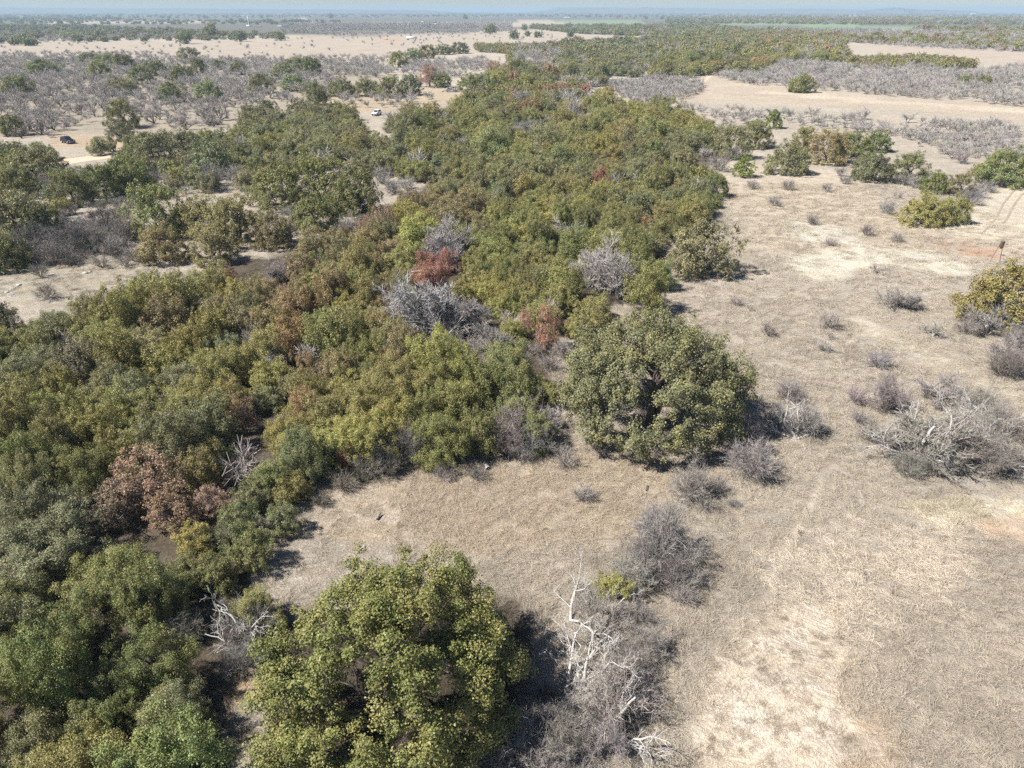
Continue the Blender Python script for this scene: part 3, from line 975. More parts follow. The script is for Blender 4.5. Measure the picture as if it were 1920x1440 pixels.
for px, py, w, label, col, zs in BARE:
    x, y, r = solve(px, py, w, 1.2 * zs, .5)
    if 470 < px < 1210 and py > 400:
        zs *= min(1.12, max(1.0, 4.6 / (r * zs)))
    bare(x, y, r, w, label, col, limb=tuple(min(c * 1.35, .6) for c in col) if px > 800 else (.2, .18, .165), name="bare_tree", group="leafless trees near the wood", cat="tree", sort="leafless tree", zs=zs, lib=BT4 if w > 56 else None)
    BARES.append((x, y, r))

SHRUBS = [  # pixel x, y, width, twig colour
    (980, 800, 128, (.25, .225, .215)), (945, 835, 80, (.25, .2, .19)), (1010, 830, 84, (.24, .22, .21)), (975, 850, 60, (.25, .23, .22)),
    (1408, 872, 108, (.27, .245, .24)), (1392, 815, 70, (.27, .25, .24)), (1405, 848, 46, (.3, .2, .17)),
    (1296, 915, 92, (.25, .22, .215)), (1345, 915, 52, (.25, .225, .22)), (1376, 942, 30, (.2, .19, .19)), (1322, 945, 46, (.25, .22, .2)),
    (1240, 1025, 140, (.27, .245, .24)), (1205, 1060, 96, (.25, .225, .215)), (1275, 1085, 92, (.26, .24, .23)), (1250, 1080, 80, (.24, .22, .21)), (1225, 990, 90, (.27, .25, .24)),
    (1185, 1085, 96, (.27, .25, .235)), (1165, 1150, 84, (.25, .23, .215)), (1282, 1120, 62, (.27, .25, .24)), (1205, 1160, 60, (.26, .24, .225)),
    (1120, 1165, 110, (.28, .25, .23)), (1100, 1130, 70, (.27, .245, .23)), (1215, 1210, 92, (.28, .25, .235)), (1190, 1245, 80, (.26, .23, .215)), (1185, 1290, 92, (.27, .245, .235)),
    (1140, 1310, 150, (.28, .255, .24)), (1085, 1345, 120, (.28, .255, .24)), (1140, 1390, 110, (.28, .26, .25)), (1050, 1395, 120, (.27, .245, .23)), (975, 1405, 130, (.27, .245, .235)), (930, 1430, 100, (.24, .215, .2)), (1040, 1440, 110, (.27, .245, .235)),
    (1480, 735, 66, (.25, .23, .225)), (1500, 800, 74, (.27, .25, .24)), (1455, 790, 60, (.27, .25, .24)),
    (1120, 828, 66, (.26, .23, .22)), (1062, 862, 56, (.25, .22, .2)), (835, 890, 46, (.26, .23, .22)), (894, 893, 46, (.24, .22, .21)), (1092, 926, 50, (.31, .29, .29)),
    (850, 838, 50, (.26, .24, .23)), (760, 845, 90, (.2, .18, .17)), (700, 872, 90, (.21, .19, .175)), (725, 850, 70, (.19, .18, .165)), (655, 872, 66, (.26, .15, .1)), (800, 850, 60, (.22, .2, .19)), (640, 905, 60, (.24, .21, .18)),
    (1410, 350, 26, (.24, .22, .21)), (1476, 352, 30, (.24, .22, .21)), (1551, 355, 26, (.25, .23, .22)), (1576, 326, 26, (.24, .22, .21)), (1584, 340, 28, (.23, .21, .21)),
    (1453, 379, 32, (.22, .205, .205)), (1521, 414, 34, (.22, .2, .19)), (1665, 396, 38, (.23, .215, .215)), (1627, 435, 30, (.22, .19, .18)), (1557, 455, 28, (.25, .22, .21)), (1685, 446, 34, (.26, .23, .22)),
    (1381, 565, 32, (.25, .225, .215)), (1407, 577, 20, (.25, .2, .18)), (1443, 621, 40, (.26, .23, .21)), (1556, 605, 50, (.26, .235, .22)), (1558, 630, 24, (.22, .195, .195)), (1646, 680, 54, (.27, .25, .25)), (1545, 650, 36, (.31, .29, .28)),
    (1605, 745, 56, (.26, .23, .225)), (1660, 752, 84, (.24, .22, .215)), (1612, 785, 48, (.25, .23, .22)), (1640, 820, 60, (.27, .245, .22)),
    (1840, 770, 100, (.24, .21, .195)), (1870, 800, 90, (.23, .2, .185)), (1800, 850, 100, (.25, .225, .2)), (1760, 870, 80, (.25, .23, .21)), (1860, 870, 96, (.24, .215, .195)), (1920, 815, 80, (.23, .2, .185)), (1840, 825, 90, (.26, .24, .22)), (1700, 880, 70, (.25, .225, .2)),
    (1815, 620, 50, (.22, .19, .18)), (1880, 690, 70, (.23, .2, .19)), (1910, 640, 70, (.22, .2, .19)),
    (1694, 338, 40, (.25, .235, .235)), (1715, 345, 36, (.26, .24, .235)), (1822, 375, 44, (.23, .215, .215)), (1848, 350, 40, (.21, .2, .205)), (1835, 362, 36, (.25, .23, .225)), (1860, 335, 46, (.25, .235, .235)), (1876, 342, 34, (.25, .235, .23)), (1685, 368, 24, (.24, .22, .21)), (1805, 298, 40, (.26, .24, .24)),
    (1370, 292, 40, (.25, .23, .22)), (1350, 310, 50, (.25, .225, .21)), (1600, 305, 22, (.25, .23, .22)),
    (60, 455, 80, (.18, .17, .165)), (130, 455, 84, (.18, .165, .16)), (30, 480, 80, (.17, .16, .155)), (100, 480, 70, (.19, .175, .165)), (190, 455, 66, (.2, .185, .175)), (235, 440, 60, (.22, .2, .19)), (215, 470, 56, (.22, .205, .195)), (250, 480, 46, (.22, .2, .19)), (135, 487, 44, (.22, .2, .19)), (190, 492, 44, (.21, .195, .185)), (75, 512, 40, (.22, .2, .19)), (85, 555, 44, (.26, .235, .21)), (170, 465, 50, (.19, .175, .165)), (235, 492, 40, (.23, .21, .2)),
    (400, 340, 60, (.24, .225, .22)), (440, 335, 54, (.25, .23, .225)), (370, 318, 50, (.23, .215, .21)), (545, 402, 46, (.27, .25, .245)), (540, 425, 36, (.25, .23, .22)),
    (715, 332, 56, (.26, .245, .24)), (760, 345, 44, (.25, .235, .23)), (790, 332, 40, (.25, .23, .22)), (740, 352, 50, (.24, .22, .21)),
    (470, 1180, 96, (.24, .225, .215)), (455, 1240, 80, (.22, .205, .195)), (440, 1200, 70, (.22, .2, .195)),
    (560, 925, 50, (.22, .2, .17)), (600, 940, 40, (.2, .18, .15)), (345, 1200, 80, (.16, .15, .13)),
    (1020, 1290, 60, (.23, .21, .2)), (1010, 1350, 80, (.24, .22, .21)),
]
for px, py, w, col in SHRUBS:
    x, y, r = solve(px, py, w, .9, .42)
    shrub(x, y, r, w, None, col)

# ------------------------------------------------------------------ dead trees and fallen wood
def branchy(seed, d0, length, rad, spec, g=None):
    """one dead limb from the origin towards d0 with its side branches, as verts, quads"""
    g = np.random.default_rng(seed)
    st = np.zeros((1, 3)); d = norm(np.array([d0], float)); ln = np.array([length]); rd = np.array([rad])
    parts = []
    for li, (m, ratio, spread, k, jit, trop, sides, rr) in enumerate(spec):
        if li:
            st, d, _ = children(P, Rd, m, .2, spread, g)
            ln = np.repeat(ln, m) * ratio * g.uniform(.55, 1.2, len(st)); rd = np.full(len(st), rr) * g.uniform(.7, 1.2, len(st))
        P, Rd = level(st, d, ln, rd, rd * .4, k, jit, trop, g)
        parts.append(tubes(P, Rd, sides, g))
    v, q = join(parts)
    v[:, 2] = np.maximum(v[:, 2], .0)
    return v, q


DSPEC = [(0, 0, 0, 7, .2, .02, 6, 0), (6, .55, .75, 5, .25, .03, 5, .035), (4, .5, .75, 4, .28, .02, 4, .018), (4, .5, .8, 3, .3, 0, 3, .010), (3, .5, .8, 2, .3, 0, 2, .007)]


def dead_tree(px, py, seed, limbs, label, name="dead_tree", mat=None, group=None):
    p = spot(px, py)
    o = put(name, "dead tree", p[0], p[1], 90, label, group, None, "dead tree")
    for i, (dx, dy, dz, ln, rd) in enumerate(limbs):
        v, q = branchy(seed * 10 + i, (dx, dy, dz), ln * 1.12, rd * 1.3, DSPEC)
        me = quad_mesh("dead_limb", v, q, mat or M_DEAD)
        link("trunk" if i == 0 else "limb", me, o)
    return o


dead_tree(1062, 1318, 61, [(.3, .35, .55, 2.8, .13), (.7, .45, .42, 3.2, .1), (.95, .1, .25, 3.2, .09), (-.15, .75, .5, 3.4, .09), (.75, .8, .3, 3.0, .08), (.9, -.3, .3, 2.8, .07)], "bleached white dead tree arching over brush right of the large bottom crown")
dead_tree(1130, 1385, 62, [(.5, .1, .6, 2.6, .09), (.8, -.35, .4, 2.6, .08), (.1, .4, .7, 2.0, .06)], "smaller bleached dead branches sticking from the brush below the white dead tree")
dead_tree(1070, 1160, 63, [(.5, -.35, .35, 2.8, .08), (.1, .7, .4, 2.6, .08), (.9, -.3, .3, 2.8, .07)], "pale dead branches reaching out of the shadow below the small yellow-green oak")
dead_tree(1492, 826, 64, [(-.45, .35, .62, 3.4, .12), (.9, .15, .28, 3.2, .1), (-.75, .2, .25, 2.4, .08), (.2, .5, .6, 2.4, .08)], "broken dead tree lying on grass right of the black shadow")
dead_tree(1842, 812, 65, [(-.6, .25, .6, 3.0, .1), (.85, .1, .4, 3.4, .09), (.2, .5, .7, 2.2, .07)], "arched white dead limbs in the right brush")
dead_tree(1852, 868, 66, [(.8, -.2, .35, 3.0, .09), (.3, .3, .75, 2.2, .07), (-.6, .2, .6, 1.8, .06)], "low white dead limbs at the right of the brush, below the arched ones")
dead_tree(1722, 868, 67, [(-.3, .2, .9, 3.0, .17), (.35, .25, .85, 3.2, .16), (-.85, .15, .4, 4.2, .11), (.85, .1, .45, 4.2, .11), (.1, -.5, .5, 2.2, .09), (-.5, .5, .6, 3.4, .1), (.55, .6, .55, 3.4, .1)], "thick pale dead trunks spreading like a fan inside the wide leafless tree")
dead_tree(206, 448, 68, [(-.3, .1, .8, 3.6, .16), (-.9, .1, .3, 4.2, .1), (.7, .1, .4, 3.4, .09)], "black crooked dead tree by the brush left of the isolated clump", mat=M_BARK)
dead_tree(828, 640, 69, [(.1, .1, 1, 3.4, .13), (.7, .1, .7, 3.6, .1), (-.7, .2, .7, 3.2, .1)], "white dead stem in front of the large grey leafless tree")
dead_tree(470, 1215, 70, [(-.5, .1, .6, 2.8, .06), (.3, -.2, .7, 2.4, .06), (-.7, -.5, .4, 2.4, .05)], "grey dead branches in shade left of the large bottom crown")


def log(px, py, length, rad, yaw, label, mat=None):
    p = spot(px, py)
    g = np.random.default_rng(int(px))
    P, Rd = level(np.array([[-length / 2, 0, rad * .8]]), np.array([[1, .05, 0.02]]), np.array([length]), np.array([rad]), np.array([rad * .6]), 6, .08, 0, g)
    parts = [tubes(P, Rd, 7, g)]
    st, d, _ = children(P, Rd, 3, .3, .9, g)
    P2, R2 = level(st, d, np.full(3, length * .25), np.full(3, rad * .4), np.full(3, rad * .15), 3, .2, .05, g)
    parts.append(tubes(P2, R2, 4, g))
    v, q = join(parts)
    o = link("fallen_log", quad_mesh("fallen_log", v, q, mat or M_DEAD))
    o.location = (p[0], p[1], float(height(p[0], p[1]))); o.rotation_euler.z = yaw
    o["label"] = label; o["category"] = "log"
    return o


log(911, 876, .9, .2, 2.0, "short pale log lying on the grass near the woods' front edge")
log(890, 864, 2.6, .07, -.2, "thin dark branch lying on grass behind the short pale log", M_BARK)
log(1690, 697, 1.6, .05, 1.0, "thin dark forked stick lying in the right field", M_BARK)
log(1213, 912, .7, .09, 1.3, "dark upright stub in the clearing left of the grey shrubs", M_BARK)
log(711, 968, .6, .09, 1.2, "dark stub in the clearing behind the large bottom crown", M_BARK)
log(1597, 695, 1.2, .04, .1, "thin white stick on the grass left of a leafless shrub")

# ------------------------------------------------------------------ the wood: fill between the named trees
ZONES = [(100, 640, 'ooyGg'), (60, 800, 'yoogy'), (250, 720, 'ooyGo'), (400, 620, 'ooybG'), (330, 560, 'oybGo'), (420, 800, 'ygooG'), (150, 900, 'ogyGg'),
         (60, 980, 'gGogG'), (560, 560, 'bObbo'), (640, 470, 'obGbb'), (600, 680, 'ybObo'), (700, 720, 'yoygy'), (850, 740, 'yogog'), (960, 740, 'gogGo'), (700, 600, 'yboyo'), (950, 560, 'yyooy'),
         (1050, 560, 'yyoyo'), (900, 460, 'ogGog'), (1100, 480, 'gogoG'), (1000, 420, 'oygog'), (800, 400, 'yboGb'), (1100, 360, 'yogoy'), (1250, 380, 'GogGo'),
         (1280, 300, 'GGogG'), (1150, 250, 'ooGyo'), (1000, 300, 'GooGL'), (900, 330, 'GoGGo'), (850, 240, 'oGoog'), (700, 240, 'GGoGo'), (550, 250, 'GGGoG'),
         (480, 220, 'GGgG'), (1000, 180, 'oGOog'), (1200, 210, 'oyooG'), (1300, 120, 'oogGo'), (1500, 110, 'oyoOo'), (1150, 110, 'GoGgG'), (950, 120, 'oGboG'), (800, 100, 'gGog')]


def tone_at(px, py):
    k = 2.4 if py < 400 else 1.3
    best = min(ZONES, key=lambda z: math.hypot(z[0] - px, (z[1] - py) * k) + R.uniform(0, 90))
    return R.choice(best[2])


class Spacer:
    def __init__(s, pts, cell=12.0):
        s.c = cell; s.g = {}
        for p in pts: s.add(*p)

    def add(s, x, y, r):
        s.g.setdefault((int(x // s.c), int(y // s.c)), []).append((x, y, r))

    def free(s, x, y, r, k):
        a, b = int(x // s.c), int(y // s.c)
        for i in (-2, -1, 0, 1, 2):
            for j in (-2, -1, 0, 1, 2):
                for (u, v, w) in s.g.get((a + i, b + j), ()):
                    if (x - u) ** 2 + (y - v) ** 2 < ((r + w) * k) ** 2:
                        return False
        return True


def scatter(poly, rfun, k, spacer, tries, zc=3.0, holes=(), accept=None, kk=None):
    wp = wpoly(poly, zc)
    xs = [p[0] for p in wp]; ys = [p[1] for p in wp]
    X = rng.uniform(min(xs), max(xs), tries); Y = rng.uniform(min(ys), max(ys), tries)
    m = inside(wp, X, Y)
    for h in holes:
        m &= ~inside(wpoly(h, zc), X, Y)
    out = []
    for x, y in zip(X[m], Y[m]):
        r = rfun(math.hypot(x, y))
        if spacer.free(x, y, r, kk(math.hypot(x, y)) if kk else k) and (accept is None or accept(x, y)):
            spacer.add(x, y, r)
            px, py = pixel((x, y, zc))
            out.append((x, y, r, 2 * r * F_PX / depth_of((x, y, zc)), px, py))
    return out


P_WOOD = [(-110, 600), (60, 585), (140, 570), (235, 528), (275, 510), (305, 548), (340, 515), (400, 500), (440, 520), (500, 500), (545, 470), (610, 440), (690, 415), (740, 385),
          (850, 335), (830, 300), (800, 312), (690, 300), (560, 302), (480, 275), (430, 250), (460, 225), (500, 215), (640, 200), (700, 222), (760, 200), (850, 195), (890, 172), (960, 160), (1060, 160), (1100, 172), (1180, 195),
          (1240, 195), (1315, 225), (1325, 290), (1325, 350), (1310, 385), (1240, 430), (1205, 470), (1230, 530), (1120, 570), (1050, 600), (1052, 690), (1045, 770), (940, 778), (880, 795), (700, 810),
          (640, 835), (560, 845), (470, 850), (380, 850), (250, 865), (120, 960), (0, 980), (-110, 1000)]
HOLES = [[(960, 625), (1052, 625), (1052, 690), (960, 690)], [(200, 880), (350, 870), (420, 930), (420, 1000), (180, 1000)],
         [(780, 500), (850, 500), (850, 545), (780, 545)], [(420, 720), (470, 720), (470, 800), (420, 800)], [(905, 255), (930, 245), (962, 262), (960, 288), (930, 285)], [(950, 215), (1060, 215), (1060, 238), (1010, 250), (950, 250)],
         [(440, 790), (470, 735), (500, 680), (545, 690), (560, 730), (535, 830), (470, 845), (430, 830)],
         [(745, 560), (900, 555), (905, 625), (860, 640), (760, 625)], [(770, 460), (890, 462), (890, 535), (760, 535)], [(1060, 495), (1205, 510), (1205, 560), (1070, 535)],
         [(890, 620), (1060, 600), (1060, 680), (890, 680)], [(480, 490), (560, 495), (555, 540), (490, 535)], [(675, 188), (738, 188), (738, 262), (675, 262)], [(690, 315), (800, 312), (830, 350), (690, 360)], [(750, 210), (690, 190), (640, 190), (760, 205)]]
sp = Spacer(OAKS + [(b[0], b[1], b[2] * 1.05) for b in BARES])


def r_wood(d):
    if d < 100: return R.uniform(1.7, 3.2)
    if d < 160: return R.uniform(2.0, 4.1)
    return R.uniform(2.6, 5.4)


P_CORNER = [(-110, 1130), (60, 1150), (180, 1185), (280, 1190), (280, 1250), (310, 1340), (340, 1500), (-110, 1500)]
corner = scatter(P_CORNER, lambda d: R.uniform(2.3, 3.5), .58, sp, 4000, 3.6)
for x, y, r, w, px, py in corner:
    oak(x, y, r, w, R.choice('gGgo'), zs=R.uniform(1.1, 1.4))
fill = []
P_LEFT = [(-110, 262), (90, 275), (260, 255), (430, 245), (480, 280), (540, 310), (460, 345), (240, 330), (120, 375), (130, 410), (0, 470), (-110, 500)]
left = scatter(P_LEFT, lambda d: R.uniform(1.8, 3.0), .8, sp, 900, 2.2, [[(90, 282), (215, 278), (215, 310), (90, 322)], [(95, 250), (170, 250), (170, 285), (95, 285)]])
for x, y, r, w, px, py in left:
    oak(x, y, r, w, R.choice('GGgo'))
fill = scatter(P_WOOD, r_wood, .56, sp, 60000, 3.2, HOLES, kk=lambda d: .58 if d < 100 else .64 if d < 160 else .70, accept=lambda x, y: math.hypot(x, y) < 115 or math.sin(x * .09 + 2 * math.sin(y * .043)) * math.sin(y * .06 + 1.7 * math.sin(x * .051)) < .72)
P_FAR = [  # further woods: outline, spacing
    ([(1060, 78), (1180, 73), (1300, 62), (1380, 58), (1480, 60), (1560, 68), (1590, 76), (1575, 84), (1590, 100), (1570, 110), (1450, 112), (1435, 133), (1340, 130), (1270, 140), (1150, 138), (1100, 165), (960, 152), (890, 165), (905, 138), (950, 122), (960, 92), (1050, 84)], .78, 16000, (3.4, 6.2)),
    ([(1590, 108), (1700, 106), (1795, 110), (1825, 118), (1800, 124), (1600, 120)], .62, 2500, (3, 4.4)),
    ([(890, 84), (1040, 84), (1040, 92), (960, 96), (900, 92)], .62, 1500, (3, 4.5)),
    ([(990, 50), (1330, 48), (1390, 54), (1380, 61), (1180, 64), (1080, 60)], .75, 6000, (4, 7)),
    ([(1400, 56), (1560, 60), (1600, 68), (1920, 70), (2250, 72), (2250, 92), (1920, 91), (1780, 84), (1600, 76), (1480, 60)], .95, 4500, (4, 7)),
    ([(-350, 44), (0, 46), (140, 48), (250, 52), (420, 60), (530, 64), (530, 70), (330, 73), (120, 76), (0, 78), (-350, 84)], 1.0, 5000, (4, 6.5)),
    ([(-350, 24), (2300, 26), (2300, 50), (1800, 46), (960, 30), (300, 34), (-350, 38)], 1.15, 9000, (5, 10)),
    ([(-350, 30), (200, 32), (330, 38), (640, 38), (640, 44), (300, 44), (-350, 44)], .9, 3000, (4, 8)),
    ([(1250, 34), (2250, 34), (2250, 45), (1600, 44), (1250, 42)], .9, 5000, (4, 9)),
    ([(1700, 52), (2250, 55), (2250, 66), (1800, 63)], .8, 1500, (4, 8)),
]
far = []
for poly, k, tries, rr in P_FAR:
    far += scatter(poly, lambda d, rr=rr: R.uniform(*rr), k, sp, tries, 2.5)

FAR_NAMED = [(920, 53, 26, "dark oak clump alone on the far pale field, left of five"), (964, 65, 21, "round oak on the far pale field beside the woods' tip"), (989, 62, 15, "dark upright oak on the far pale field, middle of the loose group"),
             (1009, 63, 18, "olive oak on the far pale field, right of the dark upright one"), (1069, 62, 17, "oak at the right end of the far pale field"), (984, 51, 14, "small oak standing behind the loose group on the far field"),
             (24, 76, 22, "dark oak on the far field at the left edge, first of a row of four"), (38, 74, 22, "dark oak on the far field, second of a row of four by the left edge"), (51, 76, 24, "dark oak on the far field, third of a row of four by the left edge"), (63, 78, 18, "low dark oak on the far field, last of four by the left edge"), (450, 67, 26, "dark oak at the near edge of the far left woods, left of two"), (525, 67, 22, "dark oak at the right tip of the far left woods"), (345, 68, 34, "dark oak at the near edge of the far left woods, beside pale grass"),
             (395, 60, 30, "green oak rising from the far left woods"), (872, 31, 12, "tiny dark oak by a white house near the horizon"), (620, 30, 11, "tiny dark oak standing on the far ridge left of centre")]
for px, py, w, label in FAR_NAMED:
    x, y, r = solve(px, py, w, 1.5, .5)
    oak(x, y, r, w, 'g', label)

fill.sort(key=lambda t: -t[3])
n_named = sum(1 for t in THINGS if t['cat'] == 'oak')
N_IND = 296 - n_named
single, rest = fill[:N_IND], fill[N_IND:] + far
bare_fill = []
GREY = [(985, 232, 50, 24), (740, 335, 70, 22), (1000, 105, 60, 18), (900, 118, 60, 16), (1290, 165, 50, 20), (720, 205, 60, 16), (1060, 190, 50, 15), (1180, 330, 40, 14), (1090, 410, 50, 14), (640, 430, 40, 18), (860, 620, 50, 30)]


def leafless(px, py):
    return R.random() < (.55 if any(((px - a) / c) ** 2 + ((py - b) / d) ** 2 < 1 for a, b, c, d in GREY) else (.04 if py > 300 else .10))


for x, y, r, w, px, py in single:
    if leafless(px, py):
        bare(x, y, r * .95, w, None, (.29, .265, .255), limb=(.19, .17, .155), zs=1.0, lib=BT4 if w > 56 else None)
    else:
        oak(x, y, r, w, tone_at(px, py), zs=min(1.28, max(.9, 4.7 / (1.5 * r))))
keep = []
for it in rest:
    (bare_fill if leafless(it[4], it[5]) else keep).append(it)
rest = keep

# the rest of the woods as one mass: nearer crowns scattered from the crowns above, farther ones joined
TINYLIB = [crown("mass", 620 + k, 1.4, 14, .36, .21, 160, mass=True) for k in range(5)]
MICRO = [crown("mass", 640 + k, 1.2, 7, .45, .5, 28, mass=True) for k in range(4)]


def scatter_nodes(ob, sources, keep_mesh):
    ng = bpy.data.node_groups.new("scatter", 'GeometryNodeTree')
    ng.interface.new_socket("Geometry", in_out='INPUT', socket_type='NodeSocketGeometry')
    ng.interface.new_socket("Geometry", in_out='OUTPUT', socket_type='NodeSocketGeometry')
    N, L = ng.nodes, ng.links
    gi, go = N.new("NodeGroupInput"), N.new("NodeGroupOutput")

    def att(name, typ):
        n = N.new("GeometryNodeInputNamedAttribute"); n.data_type = typ; n.inputs[0].default_value = name
        return n.outputs["Attribute"]

    rot = N.new("FunctionNodeEulerToRotation"); L.new(att("rot", 'FLOAT_VECTOR'), rot.inputs[0])
    size, pick = att("size", 'FLOAT_VECTOR'), att("pick", 'INT')
    jn = N.new("GeometryNodeJoinGeometry")
    for k, t in enumerate(sources):
        cmp_ = N.new("FunctionNodeCompare"); cmp_.data_type = 'INT'; cmp_.operation = 'EQUAL'
        ints = [q for q in cmp_.inputs if q.type == 'INT']
        L.new(pick, ints[0]); ints[1].default_value = k + 1
        m2p = N.new("GeometryNodeMeshToPoints"); L.new(gi.outputs[0], m2p.inputs[0]); L.new(cmp_.outputs[0], m2p.inputs["Selection"])
        io = N.new("GeometryNodeInstanceOnPoints")
        oi = N.new("GeometryNodeObjectInfo"); oi.inputs["Object"].default_value = t; oi.inputs["As Instance"].default_value = True; oi.transform_space = 'ORIGINAL'
        L.new(m2p.outputs[0], io.inputs["Points"]); L.new(oi.outputs["Geometry"], io.inputs["Instance"])
        L.new(rot.outputs[0], io.inputs["Rotation"]); L.new(size, io.inputs["Scale"]); L.new(io.outputs[0], jn.inputs[0])
    if keep_mesh:
        L.new(gi.outputs[0], jn.inputs[0])
    L.new(jn.outputs[0], go.inputs[0])
    md = ob.modifiers.new("scatter", 'NODES'); md.node_group = ng


def point_attrs(me, n0, rot, size, pick, col, colname):
    """attributes of the scatter points, which follow n0 ordinary vertices"""
    n = n0 + len(pick)
    pad = lambda v: np.concatenate([np.zeros((n0,) + v.shape[1:], np.float32), v.astype(np.float32)])
    for nm, typ, v, f in (("rot", 'FLOAT_VECTOR', rot, "vector"), ("size", 'FLOAT_VECTOR', size, "vector"), ("massflag", 'FLOAT', np.ones(len(pick)), "value")):
        a = me.attributes.new(nm, typ, 'POINT'); a.data.foreach_set(f, pad(v).ravel())
    a = me.attributes.new("pick", 'INT', 'POINT'); a.data.foreach_set("value", np.concatenate([np.zeros(n0), pick]).astype(np.int32))
    c4 = np.ones((len(pick), 4)); c4[:, :3] = col
    a = me.attributes.new(colname, 'FLOAT_COLOR', 'POINT'); a.data.foreach_set("color", pad(c4).ravel())


def woods(items, name, label):
    V, Q, T, K = [], [], [], []
    P, ROT, SZ, PK, PC = [], [], [], [], []
    libs = MID + LOW + NEAR
    src = []
    for m_ in libs:      # a standing tree that already wears this crown
        src.append(next(o for o in C.objects if o.data is m_))
    o = 0
    for x, y, r, w, px, py in items:
        c = jitter_col(TONE[tone_at(px, py)][0], rng)
        a = rng.uniform(0, 6.283)
        s = r * rng.uniform(.92, 1.1)
        z0 = float(height(x, y))
        if w > 5.5:
            k = 9 + rng.integers(5) if w > 46 else rng.integers(5) if w > 30 else 5 + rng.integers(4)
            P.append((x, y, z0)); ROT.append((0, 0, a)); SZ.append((s, s, s * rng.uniform(.7, 1.25) * min(1.2, max(.8, 4.6 / (1.5 * r))))); PK.append(k + 1); PC.append(c)
            continue
        lib = MICRO
        v, q, t = lib[rng.integers(len(lib))]
        zs = r * rng.uniform(.85, 1.1) * (.75 if w < 9 else 1)
        V.append(np.stack([(v[:, 0] * math.cos(a) - v[:, 1] * math.sin(a)) * s + x, (v[:, 0] * math.sin(a) + v[:, 1] * math.cos(a)) * s + y, v[:, 2] * zs + z0], 1))
        Q.append(q + o); T.append(t); K.append(np.tile(c, (len(q), 1)))
        o += len(v)
    V, Q = np.concatenate(V), np.concatenate(Q)
    me = quad_mesh(name, np.concatenate([V, np.array(P)]), Q, M_LEAF_MASS, {"tint": np.concatenate(T)}, {"leafcol": np.concatenate(K)})
    point_attrs(me, len(V), np.array(ROT), np.array(SZ), np.array(PK), np.array(PC), "mcol")
    ob = link(name, me)
    ob["kind"] = "stuff"; ob["label"] = label; ob["category"] = "woods"
    scatter_nodes(ob, src, True)
    print("woods: scattered", len(P), "joined quads", len(Q))
    return ob


woods(rest, "oak_woods", "far olive and grey-green oak woods merging towards the horizon")

# ------------------------------------------------------------------ mesquite flats
sp2 = Spacer([(o[0], o[1], o[2] * .75) for o in OAKS])
P_MESQ = [
    ([(-110, 108), (60, 104), (180, 112), (330, 112), (480, 108), (700, 114), (740, 130), (790, 112), (900, 107), (920, 120), (850, 140), (800, 135), (640, 140), (600, 186), (560, 180), (500, 186), (440, 196), (430, 222), (330, 235), (250, 222), (200, 236), (120, 247), (-110, 250)], .55, 8000, (2.2, 3.4)),
    ([(630, 175), (800, 175), (820, 185), (700, 192), (640, 190)], .9, 120, (2, 2.8)),
    ([(1345, 138), (1372, 128), (1440, 136), (1460, 112), (1550, 118), (1620, 124), (1800, 128), (1920, 134), (2150, 142), (2150, 204), (1920, 190), (1760, 178), (1560, 163), (1480, 160), (1400, 150)], .52, 9000, (2.2, 3.3)),
    ([(1150, 142), (1240, 144), (1320, 152), (1310, 165), (1260, 182), (1200, 187), (1150, 165)], .5, 2600, (2.4, 3.5)),
    ([(1250, 187), (1340, 200), (1480, 205), (1600, 213), (1600, 232), (1450, 220), (1360, 222)], .75, 700, (1.6, 2.6)),
    ([(1600, 210), (1750, 220), (1920, 232), (2150, 245), (2150, 300), (1920, 290), (1860, 275), (1790, 285), (1720, 250), (1600, 235)], .52, 3200, (2.0, 3.0)),
    ([(1900, 118), (2200, 128), (2200, 150), (1860, 130)], .8, 900, (2.2, 3.2)),
    ([(750, 115), (900, 108), (930, 122), (860, 138), (790, 135)], .66, 700, (2.3, 3.2)),
]
P_MESQ_FAR = [
    ([(-350, 56), (0, 58), (140, 60), (300, 66), (530, 71), (330, 74), (120, 77), (-350, 86)], .85, 2600, (3.0, 4.5)),
    ([(540, 60), (700, 62), (960, 53), (960, 58), (640, 66)], .9, 1700, (3, 4.5)),
    ([(1590, 78), (1700, 82), (1920, 88), (2250, 92), (2250, 98), (1900, 94), (1700, 86)], .8, 1800, (2.8, 4)),
    ([(1400, 52), (1560, 54), (1920, 62), (2250, 64), (2250, 88), (1920, 86), (1600, 72)], 1.0, 3000, (3.5, 5)),
    ([(530, 44), (960, 42), (960, 52), (640, 58), (530, 62)], 1.1, 4000, (3.5, 5)),
    ([(1060, 90), (1560, 66), (1560, 100), (1440, 125), (1100, 150)], 1.2, 900, (2.5, 3.6)),
    ([(-300, 84), (300, 78), (640, 68), (900, 60), (1060, 62), (1060, 82), (740, 102), (330, 106), (-300, 112)], 2.6, 420, (1.6, 3.0)),
    ([(-300, 100), (300, 96), (330, 108), (700, 104), (760, 108), (700, 116), (-300, 116)], 1.0, 1200, (2.0, 3.0)),
]
mq = []
for poly, k, tries, rr in P_MESQ:
    mq += scatter(poly, lambda d, rr=rr: R.uniform(rr[0] * .7, rr[1] * 1.15), k, sp2, tries, 2.0, accept=lambda x, y: math.sin(x * .052 + 2 * math.sin(y * .021)) * math.sin(y * .034 + 1.5 * math.sin(x * .027)) + .5 * math.sin(x * .13 + y * .09) > R.uniform(-1.1, -.1))
mq.sort(key=lambda t: -t[3])
mfar = []
for poly, k, tries, rr in P_MESQ_FAR:
    mfar += scatter(poly, lambda d, rr=rr: R.uniform(*rr), k, sp2, tries, 1.5)
